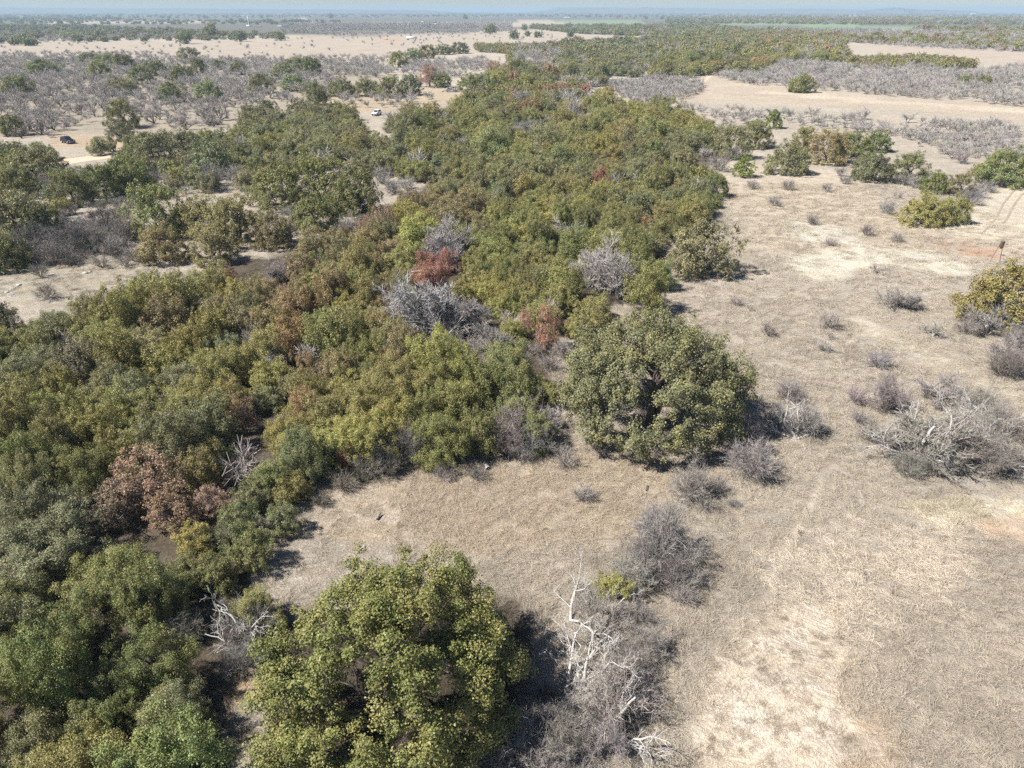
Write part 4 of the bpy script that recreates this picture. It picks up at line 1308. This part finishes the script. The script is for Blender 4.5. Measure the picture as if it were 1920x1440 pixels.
for x, y, r, w, px, py in mq[:240]:
    left = px < 1000
    bare(x, y, r, w, None, (.315, .288, .275) if left else (.335, .312, .30), limb=(.10, .085, .075) if left else (.2, .18, .17), zs=.95 if left else .8)


def thicket(items, name, label):
    g = rng
    tiny = []
    for k in range(4):
        spec = [(0, 0, 0, 1, .2, .06, 2, 0), (6, .8, .9, 1, .26, .05, 2, .09)]
        parts, _ = fit(grow(720 + k, 5, spec, .1, (.2, 1.0), 1.0, .1))
        tiny.append(join(parts))
    V, Q, K = [], [], []
    P, ROT, SZ, PK, PC = [], [], [], [], []
    src = [next(o for o in C.objects if o.data is m_[1]) for m_ in BT1]
    o = 0
    for x, y, r, w, px, py in items:
        a = g.uniform(0, 6.283)
        z0 = float(height(x, y))
        c = jitter_col(np.array((.335, .31, .297)) * WARM, g, .018)
        if w > 7:
            P.append((x, y, z0)); ROT.append((0, 0, a)); SZ.append((r, r, r * g.uniform(.7, 1.15))); PK.append(g.integers(1, 4)); PC.append(c)
            continue
        v, q = tiny[g.integers(4)]
        V.append(np.stack([(v[:, 0] * math.cos(a) - v[:, 1] * math.sin(a)) * r + x, (v[:, 0] * math.sin(a) + v[:, 1] * math.cos(a)) * r + y, np.maximum(v[:, 2], 0) * r * .9 + z0], 1))
        Q.append(q + o); K.append(np.tile(c, (len(q), 1)))
        o += len(v)
    V, Q = np.concatenate(V), np.concatenate(Q)
    me = quad_mesh(name, np.concatenate([V, np.array(P)]), Q, M_TWIG_MASS, None, {"leafcol": np.concatenate(K)})
    point_attrs(me, len(V), np.array(ROT), np.array(SZ), np.array(PK), np.array(PC), "mcol")
    ob = link(name, me)
    ob["kind"] = "stuff"; ob["label"] = label; ob["category"] = "thicket"
    scatter_nodes(ob, src, True)


more = []
for x, y, r, w, px, py in scatter([(745, 560), (905, 560), (960, 620), (1060, 645), (1050, 690), (890, 690), (760, 640)], lambda d: R.uniform(.7, 1.4), .62, Spacer([]), 260, .6):
    more.append((x, y, r, w, px, py, R.choice([(.26, .225, .21), (.27, .24, .225), (.25, .235, .22)])))
for x, y, r, w, px, py in scatter([(1250, 190), (1340, 202), (1480, 210), (1700, 225), (1790, 250), (1800, 300), (1740, 290), (1680, 235), (1560, 240), (1450, 225), (1340, 250), (1330, 215)], lambda d: R.uniform(.9, 1.6), 1.0, sp2, 260, .8):
    more.append((x, y, r, w, px, py, (.25, .222, .21)))
for x, y, r, w, px, py in scatter([(0, 250), (330, 255), (700, 150), (600, 130), (0, 120)], lambda d: R.uniform(.8, 1.5), 1.3, sp2, 220, .8):
    more.append((x, y, r, w, px, py, (.25, .225, .205)))
for x, y, r, w, px, py in scatter([(-110, 330), (90, 320), (240, 300), (330, 300), (470, 300), (480, 330), (420, 345), (250, 380), (240, 470), (130, 490), (-110, 520)], lambda d: R.uniform(.9, 1.7), .62, Spacer([(o[0], o[1], o[2] * .7) for o in OAKS]), 1100, .7, [[(90, 288), (215, 284), (215, 304), (90, 318)]]):
    more.append((x, y, r, w, px, py, R.choice([(.21, .19, .175), (.24, .215, .2), (.19, .18, .15)])))
for x, y, r, w, px, py in scatter([(560, 870), (700, 840), (880, 815), (940, 800), (900, 850), (760, 870), (640, 905)], lambda d: R.uniform(.7, 1.3), .8, Spacer([]), 160, .6):
    more.append((x, y, r, w, px, py, R.choice([(.19, .175, .16), (.23, .205, .19), (.16, .15, .12)])))
more.sort(key=lambda t: -t[3])
n_sh = 292 - len(SHRUBS)
for x, y, r, w, px, py, col in more[:n_sh]:
    shrub(x, y, r, w, None, col)
thicket(mq[240:] + mfar + bare_fill + [m[:6] for m in more[n_sh:]], "mesquite_thicket", "grey leafless mesquite thickets fading into the distance")

# ------------------------------------------------------------------ dirt road, lane and wheel ruts
def strip(name, left, right, mat, lift=.03):
    V = []
    L_, R_ = [spot(*p) for p in left], [spot(*p) for p in right]
    n = 24
    t = np.linspace(0, len(L_) - 1, n)
    for u in t:
        i = min(int(u), len(L_) - 2); f = u - i
        a = L_[i] * (1 - f) + L_[i + 1] * f; b = R_[i] * (1 - f) + R_[i + 1] * f
        for w in (0, .33, .67, 1):
            p = a * (1 - w) + b * w
            V.append((p[0], p[1], float(height(p[0], p[1])) + lift))
    i = np.arange(n - 1)[:, None]; j = np.arange(3)[None]
    q = np.stack([i * 4 + j, i * 4 + j + 1, (i + 1) * 4 + j + 1, (i + 1) * 4 + j], -1).reshape(-1, 4)
    me = quad_mesh(name, V, q, mat)
    o = link(name, me); o["kind"] = "structure"
    return o


M_SAND = plain("sandy_road", (.58, .44, .32), .95, .14, 1.2)
M_RUT = plain("wheel_rut_soil", (.33, .265, .20), .95, .2, 2)
strip("dirt_road", [(92, 300), (130, 297), (165, 292), (205, 288)], [(100, 314), (140, 306), (170, 301), (208, 296)], M_SAND)
strip("sand_lane", [(1308, 152), (1314, 145), (1328, 139), (1352, 134)], [(1322, 156), (1328, 148), (1338, 142), (1358, 137)], M_SAND)
strip("wheel_track", [(1842, 436), (1866, 408), (1880, 380), (1898, 358), (1925, 342)], [(1846, 437), (1870, 409), (1884, 381), (1901, 359.5), (1928, 343.5)], M_RUT)
strip("wheel_track", [(1862, 438), (1886, 410), (1899, 384), (1914, 364), (1940, 349)], [(1866, 439), (1890, 411), (1903, 385), (1917, 365.5), (1943, 350.5)], M_RUT)

# ------------------------------------------------------------------ vehicles, feeder, far buildings
def box(x0, x1, y0, y1, z0, z1):
    v = np.array([(x, y, z) for x in (x0, x1) for y in (y0, y1) for z in (z0, z1)], float)
    q = np.array([(0, 1, 3, 2), (4, 6, 7, 5), (0, 4, 5, 1), (2, 3, 7, 6), (0, 2, 6, 4), (1, 5, 7, 3)])
    return v, q


def slab(profile, y0, y1, inset=0.0):
    """side outline (x, z) extruded across y; top narrowed by inset for tumblehome"""
    n = len(profile)
    zs = [p[1] for p in profile]
    zt, zb = max(zs), min(zs)
    f = lambda z: inset * (z - zb) / max(zt - zb, 1e-6)
    a = [(x, y0 + f(z), z) for x, z in profile]; b = [(x, y1 - f(z), z) for x, z in profile]
    me = bpy.data.meshes.new("slab")
    faces = [list(range(n))[::-1], list(range(n, 2 * n))] + [[i, (i + 1) % n, n + (i + 1) % n, n + i] for i in range(n)]
    me.from_pydata(a + b, [], faces)
    me.update()
    return me


def lathe(points, sides=14, axis='z'):
    V, Q = [], []
    for r, h in points:
        for i in range(sides):
            t = i / sides * 2 * math.pi
            c, s_ = r * math.cos(t), r * math.sin(t)
            V.append((c, s_, h) if axis == 'z' else (c, h, s_))
    n = len(points)
    for k in range(n - 1):
        for i in range(sides):
            j = (i + 1) % sides
            Q.append((k * sides + i, k * sides + j, (k + 1) * sides + j, (k + 1) * sides + i))
    return np.array(V, float), np.array(Q)


M_BLACK = plain("black_paint", (.012, .013, .018), .3, spec=.6)
M_WHITE = plain("white_paint", (.78, .78, .77), .4, spec=.5)
M_GLASS = plain("dark_glass", (.02, .028, .035), .12, spec=.8)
M_TYRE = plain("tyre_rubber", (.02, .02, .02), .9)
M_STEEL = plain("steel", (.55, .55, .55), .35, metal=.8)
M_LAMP = plain("lamp_lens", (.7, .7, .68), .2, spec=.8)
M_RUST = plain("rusty_steel", (.17, .095, .07), .85, .3, 9)


def car(a, b, paint, label, name):
    """a, b: ground points under the rear and front bumpers"""
    pa, pb = spot(*a), spot(*b)
    mid = (pa + pb) / 2
    o = bpy.data.objects.new(name, None); C.objects.link(o)
    o.location = (mid[0], mid[1], float(height(mid[0], mid[1])))
    o.rotation_euler.z = math.atan2(pb[1] - pa[1], pb[0] - pa[0])
    o["label"] = label; o["category"] = "car"
    link("body", slab([(-2.35, .45), (-2.4, .75), (-2.3, 1.08), (-.9, 1.12), (1.05, 1.1), (2.2, .98), (2.38, .8), (2.35, .42), (1.9, .38), (-1.9, .38)], -.92, .92, .08), o, paint)
    link("cabin", slab([(-2.2, 1.085), (-1.95, 1.62), (-1.2, 1.74), (.1, 1.72), (.95, 1.09)], -.82, .82, .14), o, paint)
    for s in (-1, 1):
        for x0, x1 in ((-1.85, -1.15), (-1.05, -.2), (-.1, .62)):
            me = bpy.data.meshes.new("side_window")
            t1 = .12 if x1 < .5 else -.34
            yb, yt = .815, .725
            me.from_pydata([(x0, s * (yb + .012), 1.16), (x1, s * (yb + .012), 1.16), (x1 + min(t1, 0), s * (yt + .012), 1.6), (x0 + .06, s * (yt + .012), 1.6)], [], [(0, 1, 2, 3)])
            link("window", me, o, M_GLASS)
    me = bpy.data.meshes.new("windscreen"); me.from_pydata([(.93, -.7, 1.13), (.93, .7, 1.13), (.2, .62, 1.68), (.2, -.62, 1.68)], [], [(0, 1, 2, 3)])
    link("windscreen", me, o, M_GLASS)
    wv, wq = lathe([(.0, -.13), (.3, -.13), (.37, -.09), (.37, .09), (.3, .13), (0, .13)], 16, 'y')
    rv, rq = lathe([(0, -.14), (.19, -.14), (.2, .0), (.19, .14), (0, .14)], 12, 'y')
    wm, rm = quad_mesh("wheel", wv, wq, M_TYRE), quad_mesh("rim", rv, rq, M_STEEL)
    for x in (-1.45, 1.5):
        for y in (-.86, .86):
            w = link("wheel", wm, o); w.location = (x, y, .37); link("rim", rm, w)
    for y in (-.62, .62):
        h = link("headlight", quad_mesh("headlight", *box(2.2, 2.37, y - .17, y + .17, .78, .92)), o, M_LAMP)
    for x in (-2.44, 2.34):
        link("bumper", quad_mesh("bumper", *box(x, x + .1, -.86, .86, .42, .62)), o, M_STEEL if paint is M_BLACK else M_BLACK)
    return o


car((107, 264), (150, 272), M_BLACK, "black car parked on pale ground at the edge of the mesquite flat", "parked_car")
car((716, 213), (697, 219), M_WHITE, "white car half hidden among oaks left of the wood's middle", "parked_car")

# game feeder: rusty drum on three legs
p = spot(1868, 492)
fd = bpy.data.objects.new("game_feeder", None); C.objects.link(fd); fd.location = p; fd.scale = (.75, .75, .92)
fd["label"] = "rusty drum game feeder on thin tripod legs above the right-edge oak"; fd["category"] = "feeder"
link("drum", quad_mesh("drum", *lathe([(0, 2.2), (.14, 2.2), (.34, 2.5), (.36, 3.25), (.37, 3.27), (.36, 3.3), (0, 3.36)], 18)), fd, M_RUST)
link("lid", quad_mesh("lid", *lathe([(.39, 3.3), (.39, 3.36), (.1, 3.45), (0, 3.46)], 18)), fd, M_BARK)
for k in range(3):
    t = k * 2.094 + .5
    P = np.array([[(.3 * math.cos(t), .3 * math.sin(t), 3.0), (1.05 * math.cos(t), 1.05 * math.sin(t), 0)]])
    link("leg", quad_mesh("leg", *tubes(P, np.full((1, 2), .04), 6, rng)), fd, M_RUST)
link("panel", quad_mesh("panel", *box(.3, 1.0, -.45, .1, 1.2, 1.25)), fd, M_BARK)


def heap(px, py, w, n, label, col, name):
    p = spot(px, py)
    rad = w * .5 * depth_of(p) / F_PX
    g = np.random.default_rng(int(px + py))
    th, q_ = g.uniform(0, 6.283, n), np.sqrt(g.uniform(0, 1, n))
    st = np.stack([q_ * rad * np.cos(th), q_ * rad * .7 * np.sin(th), (1 - q_ ** 2) * rad * .42 + .12], 1)
    d = norm(np.stack([g.normal(size=n), g.normal(size=n), g.normal(size=n) * .25], 1))
    ln = g.uniform(.35, .8, n) * rad * .75
    P, Rd = level(st - d * ln[:, None] / 2, d, ln, g.uniform(.03, .07, n) * rad, g.uniform(.02, .04, n) * rad, 3, .12, 0, g)
    P[..., 2] = np.maximum(P[..., 2], .05)
    v, q = tubes(P, Rd, 5, g)
    o = link(name, quad_mesh(name, v, q, col)); o.location = (p[0], p[1], float(height(p[0], p[1])))
    o["label"] = label; o["category"] = "wood pile"


M_GREYWOOD = plain("grey_wood", (.33, .31, .305), .85, .3, 2)
heap(845, 172, 30, 90, "pale grey heap of cut limbs on the sandy lane above centre", M_GREYWOOD, "brush_pile")
heap(400, 234, 26, 80, "dark grey heap of cut limbs in the mesquite flat by green bushes", plain("dark_wood", (.17, .16, .155), .85, .3, 2), "brush_pile")

# rocks on the left clearing
M_ROCK = plain("field_rock", (.34, .27, .21), .9, .3, 3)
M_PALE_ROCK = plain("pale_rock", (.46, .44, .40), .9, .25, 3)


def rock_mesh(seed):
    g = np.random.default_rng(seed)
    v, q = lathe([(0.02, 0), (.9, .02), (1.0, .3), (.75, .6), (.35, .75), (0.02, .78)], 9)
    v = v * (1 + g.normal(size=v.shape) * .1) * np.array([1, .75, .8])
    return quad_mesh("rock", v, q)


ROCKM = [rock_mesh(k) for k in range(4)]
for px, py, w, pale, label in [(110, 498, 9, 0, "brown rock, left end of a short row on the left clearing"), (118, 500, 11, 0, "larger brown rock in the middle of a short row on the left clearing"), (126, 499, 8, 0, "brown rock, right end of a short row on the left clearing"),
                               (160, 511, 13, 1, "pale grey rock right of the brown row on the left clearing"), (168, 509, 10, 1, "smaller pale rock touching the pale grey one on the left clearing"),
                               (36, 537, 12, 1, "pale rock on the stony ground at the left edge"), (14, 550, 11, 1, "pale flat rock lower on the stony ground at the left edge"), (272, 564, 12, 0, "pale brown rock in a gap of the left wood's rear edge"), (910, 874, 6, 1, "small stone against the short pale log")]:
    p = spot(px, py)
    s = w * .5 * depth_of(p) / F_PX
    o = link("rock", ROCKM[px % 4].copy(), None, M_PALE_ROCK if pale else M_ROCK)
    o.location = (p[0], p[1], float(height(p[0], p[1])) - .05); o.scale = (s, s, s); o.rotation_euler.z = px
    o["label"] = label; o["category"] = "rock"

# far things: trailer, poles, mast, houses
p = spot(772, 75)
t = bpy.data.objects.new("box_trailer", None); C.objects.link(t); t.location = p
t["label"] = "white box trailer parked on the far pale field"; t["category"] = "trailer"
link("box", quad_mesh("box", *box(-6.4, 6.4, -1.3, 1.3, 1.1, 4.0)), t, M_WHITE)
for x in (-5.2, -3.9, 4.6):
    for y in (-1.1, 1.1):
        w = link("wheel", quad_mesh("wheel", *lathe([(0, -.2), (.5, -.2), (.55, 0), (.5, .2), (0, .2)], 10, 'y')), t, M_TYRE); w.location = (x, y, .55)
p = spot(724, 75)
t = bpy.data.objects.new("feed_trough", None); C.objects.link(t); t.location = p
t["label"] = "low orange-white trough on the far field left of the white trailer"; t["category"] = "trough"
link("basin", quad_mesh("basin", *box(-2.4, 2.4, -.7, .7, .4, 1.3)), t, plain("trough_paint", (.6, .35, .22), .7))
for x in (-1.8, 1.8): link("leg", quad_mesh("leg", *box(x - .12, x + .12, -.6, .6, 0, .398)), t, M_STEEL)

M_POLE = plain("pole_wood", (.55, .53, .5), .7)
POLES = [(232, 44, 32), (298, 49, 32), (359, 40, 33), (416, 44, 33), (529, 44, 31), (587, 47, 38), (700, 45, 33), (753, 43, 34), (803, 42, 33), (853, 42, 33), (901, 49, 32), (946, 47, 36), (1377, 45, 36), (1399, 44, 37), (1424, 44, 33), (1452, 46, 36), (1200, 42, 36), (1238, 42, 36)]
for i, (px, yb, yt) in enumerate(POLES):
    p = spot(px, yb); h = (yb - yt) * depth_of(p) / F_PX
    o = bpy.data.objects.new("power_pole", None); C.objects.link(o); o.location = p
    o["category"] = "power pole"; o["group"] = "power poles across the far country"
    o["label"] = f"faint power pole far off, {['first','second','third','fourth','fifth','sixth','seventh','eighth','ninth','tenth','eleventh','twelfth','thirteenth','fourteenth','fifteenth','sixteenth','seventeenth','eighteenth'][sorted(range(len(POLES)), key=lambda k: POLES[k][0]).index(i)]} from the left"
    link("pole", quad_mesh("pole", *lathe([(.28, 0), (.2, h), (0, h)], 6)), o, M_POLE)
    link("crossarm", quad_mesh("crossarm", *box(-2.2, 2.2, -.12, .12, h - 2.2, h - 1.9)), o, M_POLE)
p = spot(467, 50); h = 19 * depth_of(p) / F_PX
o = bpy.data.objects.new("mast", None); C.objects.link(o); o.location = p
o["label"] = "slim white mast standing on a small white building, far left"; o["category"] = "mast"
link("pole", quad_mesh("mast_pole", *lathe([(.8, 3), (.45, h), (0, h)], 8)), o, M_WHITE)
link("base", quad_mesh("mast_base", *box(-4.5, 4.5, -3, 3, 0, 3)), o, M_WHITE)

M_REDROOF = plain("red_roof", (.42, .17, .1), .7)
M_GREYROOF = plain("pale_roof", (.6, .6, .6), .6)
M_WALL = plain("house_wall", (.6, .55, .48), .8)
for px, py, w, h, white, label in [(1063, 35, 12, 3, 1, "white farmhouse on the far field's edge below the long blue mesa"), (872, 33, 9, 2.6, 1, "tiny white house beside a tiny dark oak near the horizon"), (1824, 27.5, 8, 2.6, 1, "white building nearest the horizon at far right"),
                                   (1790, 42, 12, 3.2, 0, "red-roofed house at far right by a white slanting drive"), (1815, 41, 14, 2.8, 0, "red-brown barn right of the red-roofed house"), (1907, 41.5, 10, 3, 1, "white house at the far right edge of the country"), (792, 43, 5, 2.6, 1, "tiny white shed left of the pale double sheds"), (815, 47, 9, 2.6, 1, "pale shed in the grey brush beyond the trailer"), (826, 47.5, 6, 2, 1, "small pale shed right of the other pale shed"),
                                   (486, 51, 10, 2.2, 0, "orange-roofed low building right of the white mast"), (527, 51, 12, 2.6, 1, "white low building with orange end, right of the mast"), (455, 30, 9, 1.6, 1, "tiny white roof on the far ridge above the mast"), (1528, 34.5, 5, 2.4, 1, "tiny white house left of the knob hill"), (1414, 29, 9, 1.6, 1, "faint pale roof below the end of the long mesa"), (692, 30.5, 4, 2.4, 1, "tiny white house by the far ridge oak"), (1720, 37, 12, 2, 1, "long pale barn beside the far right tan field")]:
    p = spot(px, py); k = depth_of(p) / F_PX
    W, H = w * k, h * k
    o = bpy.data.objects.new("house", None); C.objects.link(o); o.location = p
    o["label"] = label; o["category"] = "house"
    d = min(W * .7, 12)
    link("wall", quad_mesh("wall", *box(-W / 2, W / 2, -d / 2, d / 2, 0, H * .62)), o, M_WHITE if white else M_WALL)
    link("roof", slab([(-W / 2 - .4, H * .625), (-W * .36, H), (W * .36, H), (W / 2 + .4, H * .625)], -d / 2 - .4, d / 2 + .4, d * .35), o, M_GREYROOF if white else M_REDROOF)
    link("door", quad_mesh("door", *box(-W * .06, W * .06, -d / 2 - .06, -d / 2 - .004, 0, H * .45)), o, M_BARK)

# ------------------------------------------------------------------ dry grass
def tuft(seed, blades, height_, spread, width, droop):
    g = np.random.default_rng(seed)
    th = g.uniform(0, 6.283, blades)
    q_ = np.sqrt(g.uniform(0, 1, blades)) * spread * .55
    st = np.stack([q_ * np.cos(th), q_ * np.sin(th), np.zeros(blades)], 1)
    d = norm(np.stack([np.cos(th) * .55 + .55 + g.normal(size=blades) * .35, np.sin(th) * .55 + g.normal(size=blades) * .35, g.uniform(.4, 1.1, blades)], 1))
    ln = height_ * g.uniform(.6, 1.4, blades)
    P, Rd = level(st, d, ln, np.full(blades, width), np.full(blades, width * .3), 3, .08, -droop, g)
    P[..., 2] = np.maximum(P[..., 2], .015)
    v, q = tubes(P, Rd, 2, g)
    return v, q


def grass_material():
    m, N, L = new_mat("dry_grass")
    out = N.new("ShaderNodeOutputMaterial"); b = N.new("ShaderNodeBsdfDiffuse"); t = N.new("ShaderNodeBsdfTranslucent"); ms = N.new("ShaderNodeMixShader"); ms.inputs[0].default_value = .25
    a = N.new("ShaderNodeAttribute"); a.attribute_name = "gcol"; a.attribute_type = 'INSTANCER'
    L.new(a.outputs["Color"], b.inputs[0]); L.new(a.outputs["Color"], t.inputs[0])
    L.new(b.outputs[0], ms.inputs[1]); L.new(t.outputs[0], ms.inputs[2]); L.new(ms.outputs[0], out.inputs[0])
    return m


M_DRY = grass_material()
TUFTS = []
for k, (bl, h_, spd, wd_, dr) in enumerate([(60, .42, .40, .0055, .42), (56, .52, .48, .0055, .5), (46, .3, .34, .0055, .3), (70, .48, .58, .006, .55)]):
    v, q = tuft(800 + k, bl, h_, spd, wd_, dr)
    o = link("grass_tuft", quad_mesh("grass_tuft", v, q, M_DRY))
    p = spot(1500 + 60 * k, 1000 + 40 * k); o.location = (p[0], p[1], float(height(p[0], p[1])))
    o["kind"] = "stuff"; o["group"] = "grass tufts on the open field"; o["label"] = "dry grass tuft among many on the open field"; o["category"] = "grass"
    TUFTS.append(o)


def grass_field():
    zones = [  # x0, x1, y0, y1, count, scale range
        (-8, 34, 16, 48, 15000, (.75, 1.5)), (-14, 60, 48, 84, 12000, (1.0, 1.9)), (8, 85, 84, 150, 7000, (1.4, 2.6)), (-75, -28, 84, 150, 2500, (1.2, 2.2)), (-20, 0, 18, 55, 2200, (.8, 1.4))]
    P, S = [], []
    for x0, x1, y0, y1, n, sr in zones:
        P.append(np.stack([rng.uniform(x0, x1, n), rng.uniform(y0, y1, n)], 1)); S.append(rng.uniform(sr[0], sr[1], n))
    P, S = np.concatenate(P), np.concatenate(S)
    x, y = P[:, 0], P[:, 1]
    clump = np.sin(x * .9 + 2 * np.sin(y * .37)) * np.sin(y * 1.1 + 2 * np.sin(x * .43)) + .6 * np.sin(x * 2.3 + y * 1.7)
    keep = rng.uniform(0, 1, len(x)) < np.clip(.62 + .4 * clump, .12, 1)
    wx, wy = warp(x, y, .7, 5.0)
    sand = inside(wpoly([(1310, 1480), (1310, 1330), (1380, 1195), (1450, 1140), (1550, 1145), (1600, 1230), (1600, 1330), (1570, 1480)]), wx, wy)
    keep &= ~(sand & (rng.uniform(0, 1, len(x)) < .5))
    S[sand] *= .5
    comb = inside(wpoly([(1400, 1080), (1540, 1000), (1800, 965), (1830, 1090), (1660, 1210), (1500, 1150)]), wx, wy)
    S[comb] *= 1.2
    for poly, share in (([(1436, 1085), (1457, 1085), (1549, 910), (1528, 910)], .85), ([(1470, 490), (1530, 470), (1620, 462), (1740, 470), (1800, 490), (1830, 516), (1760, 512), (1660, 490), (1600, 512), (1560, 540), (1500, 520)], .6),
                        ([(1580, 590), (1620, 590), (1740, 650), (1920, 740), (1920, 765), (1760, 700), (1640, 640)], .55), ([(1480, 410), (1600, 430), (1620, 460), (1480, 450)], .6),
                        ([(1820, 985), (1900, 970), (2100, 975), (2100, 1045), (1920, 1030), (1850, 1010)], .8), ([(1790, 460), (1890, 465), (1890, 488), (1790, 482)], .8), ([(1790, 330), (2100, 330), (2100, 440), (1790, 450)], .6)):
        keep &= ~(inside(wpoly(poly), x + (wx - x) * .25, y + (wy - y) * .25) & (rng.uniform(0, 1, len(x)) < share))
    x, y, S, clump, sand, comb = x[keep], y[keep], S[keep], clump[keep], sand[keep], comb[keep]
    c = soil(x, y)
    val = rng.uniform(.85, 1.2, len(x)) + .10 * clump + .14 * np.sin(x * .5 + 2.2 * np.sin(y * .31)) * np.sin(y * .45 + 2 * np.sin(x * .27))
    c = np.clip(c * val[:, None] * np.array([1.34, 1.34, 1.33]), .02, 2)
    c *= np.minimum(1, .62 / c.max(1))[:, None]
    c[comb] *= rng.uniform(1.0, 1.5, comb.sum())[:, None]
    c[sand] = np.array([.44, .37, .285]) * rng.uniform(.7, 1.25, (sand.sum(), 1))
    me = bpy.data.meshes.new("dry_grass")
    me.vertices.add(len(x))
    me.vertices.foreach_set("co", np.stack([x, y, height(x, y)], 1).astype(np.float32).ravel())
    flow = .5 + 1.2 * np.sin(x * .09 + 1) * np.cos(y * .07) + .5 * np.sin(x * .31 - y * .23)
    rot = np.zeros((len(x), 3)); rot[:, 2] = flow + rng.normal(size=len(x)) * .55
    rot[comb, 2] = .75 + rng.normal(size=comb.sum()) * .25
    rot[sand, 2] = rng.uniform(0, 6.28, sand.sum())
    point_attrs(me, 0, rot, np.repeat(S[:, None], 3, 1), rng.integers(1, 5, len(x)), c, "gcol")
    me.update()
    ob = link("dry_grass", me)
    ob["kind"] = "stuff"; ob["label"] = "matted dry grass over the open field"; ob["category"] = "grass"
    scatter_nodes(ob, TUFTS, False)


grass_field()

# ------------------------------------------------------------------ air
hv, hq = box(-42000, 42000, -42000, 42000, -1.6, 73)
hz = link("haze", quad_mesh("haze", hv, hq))
m, N, L = new_mat("haze")
out = N.new("ShaderNodeOutputMaterial"); pv = N.new("ShaderNodeVolumePrincipled")
pv.inputs["Color"].default_value = (.62, .82, 1.0, 1)
pv.inputs["Density"].default_value = 1.7e-4
pv.inputs["Anisotropy"].default_value = 0.0
L.new(pv.outputs[0], out.inputs["Volume"])
hz.data.materials.append(m)
hz["kind"] = "stuff"

# ------------------------------------------------------------------ labels for the plants not yet named
LANDMARKS = [(735, 1200, "the large bottom crown"), (1229, 700, "the dome-shaped oak"), (812, 508, "the rust-red domed oak"), (1005, 633, "the pinkish-red pair"), (275, 920, "the dark red-brown trio"),
             (127, 266, "the black car"), (704, 211, "the white car"), (1868, 455, "the rusty feeder"), (1720, 830, "the wide many-armed leafless tree"), (150, 297, "the sandy road end"), (1505, 150, "the lone round olive oak"),
             (1127, 343, "the rust-red oak above centre"), (560, 600, "the orange-brown oaks"), (403, 850, "the light column-like oak"), (1320, 455, "the lone edge oak"), (705, 266, "the vivid juniper left of centre"),
             (595, 345, "the deep green clump"), (390, 415, "the isolated olive-brown clump"), (845, 168, "the pale limb heap"), (1757, 385, "the yellow-green pair"), (1396, 311, "the field juniper"), (1105, 1260, "the white dead tree"),
             (808, 676, "the red sapling crown"), (446, 760, "the rusty pair in the gap"), (1010, 182, "the tall olive oak"), (206, 120, "the tall oak group"), (565, 115, "the tall domed oak"), (352, 92, "the lone rounded field oak"), (1130, 525, "the bare patch behind the dome"),
             (820, 588, "the large grey leafless tree"), (935, 260, "the sandy gap above centre"), (720, 435, "the pale pinkish-brown oak"), (1330, 145, "the sandy lane bend"), (1828, 150, "the thicket's green pair"), (1450, 225, "the yellow-green juniper"), (1700, 565, "the bent leafless tree"),
             (912, 876, "the short pale log"), (1150, 1100, "the small yellow-green oak"), (225, 225, "the mesquite flat's oak pair"), (1600, 262, "the right field's oak row"), (1216, 432, "the rusty edge oak"), (1025, 326, "the small rust-red oak")]
ORD = ["nearest", "second nearest", "third nearest", "fourth nearest", "fifth nearest", "sixth nearest", "seventh nearest", "eighth nearest", "ninth nearest", "tenth nearest", "eleventh nearest", "twelfth nearest", "thirteenth nearest", "fourteenth nearest", "fifteenth nearest", "sixteenth nearest"]
buckets = {}
for t in THINGS:
    if t['label']:
        continue
    lx, ly, lw = min(LANDMARKS, key=lambda l: math.hypot(l[0] - t['px'], (l[1] - t['py']) * 2))
    dx, dy = t['px'] - lx, (t['py'] - ly) * 1.6
    side = ("right of" if dx > 0 else "left of") if abs(dx) > abs(dy) else ("in front of" if dy > 0 else "behind")
    word = WORD[t['tone']] + " " + t['sort'].replace("live ", "") if t['tone'] else t['sort']
    buckets.setdefault((word, side, lw), []).append((math.hypot(dx, dy), t))
for (word, side, lw), lst in buckets.items():
    lst.sort(key=lambda q: q[0])
    for i, (_, t) in enumerate(lst):
        if len(lst) == 1:
            t['o']["label"] = f"{word} {side} {lw}"
        else:
            lab = f"{word} {side} {lw}, {ORD[i] if i < len(ORD) else str(i + 1) + 'th nearest'} of {'two' if len(lst) == 2 else 'several'}"
            t['o']["label"] = lab if len(lab.split()) <= 16 else lab.rsplit(" of ", 1)[0]
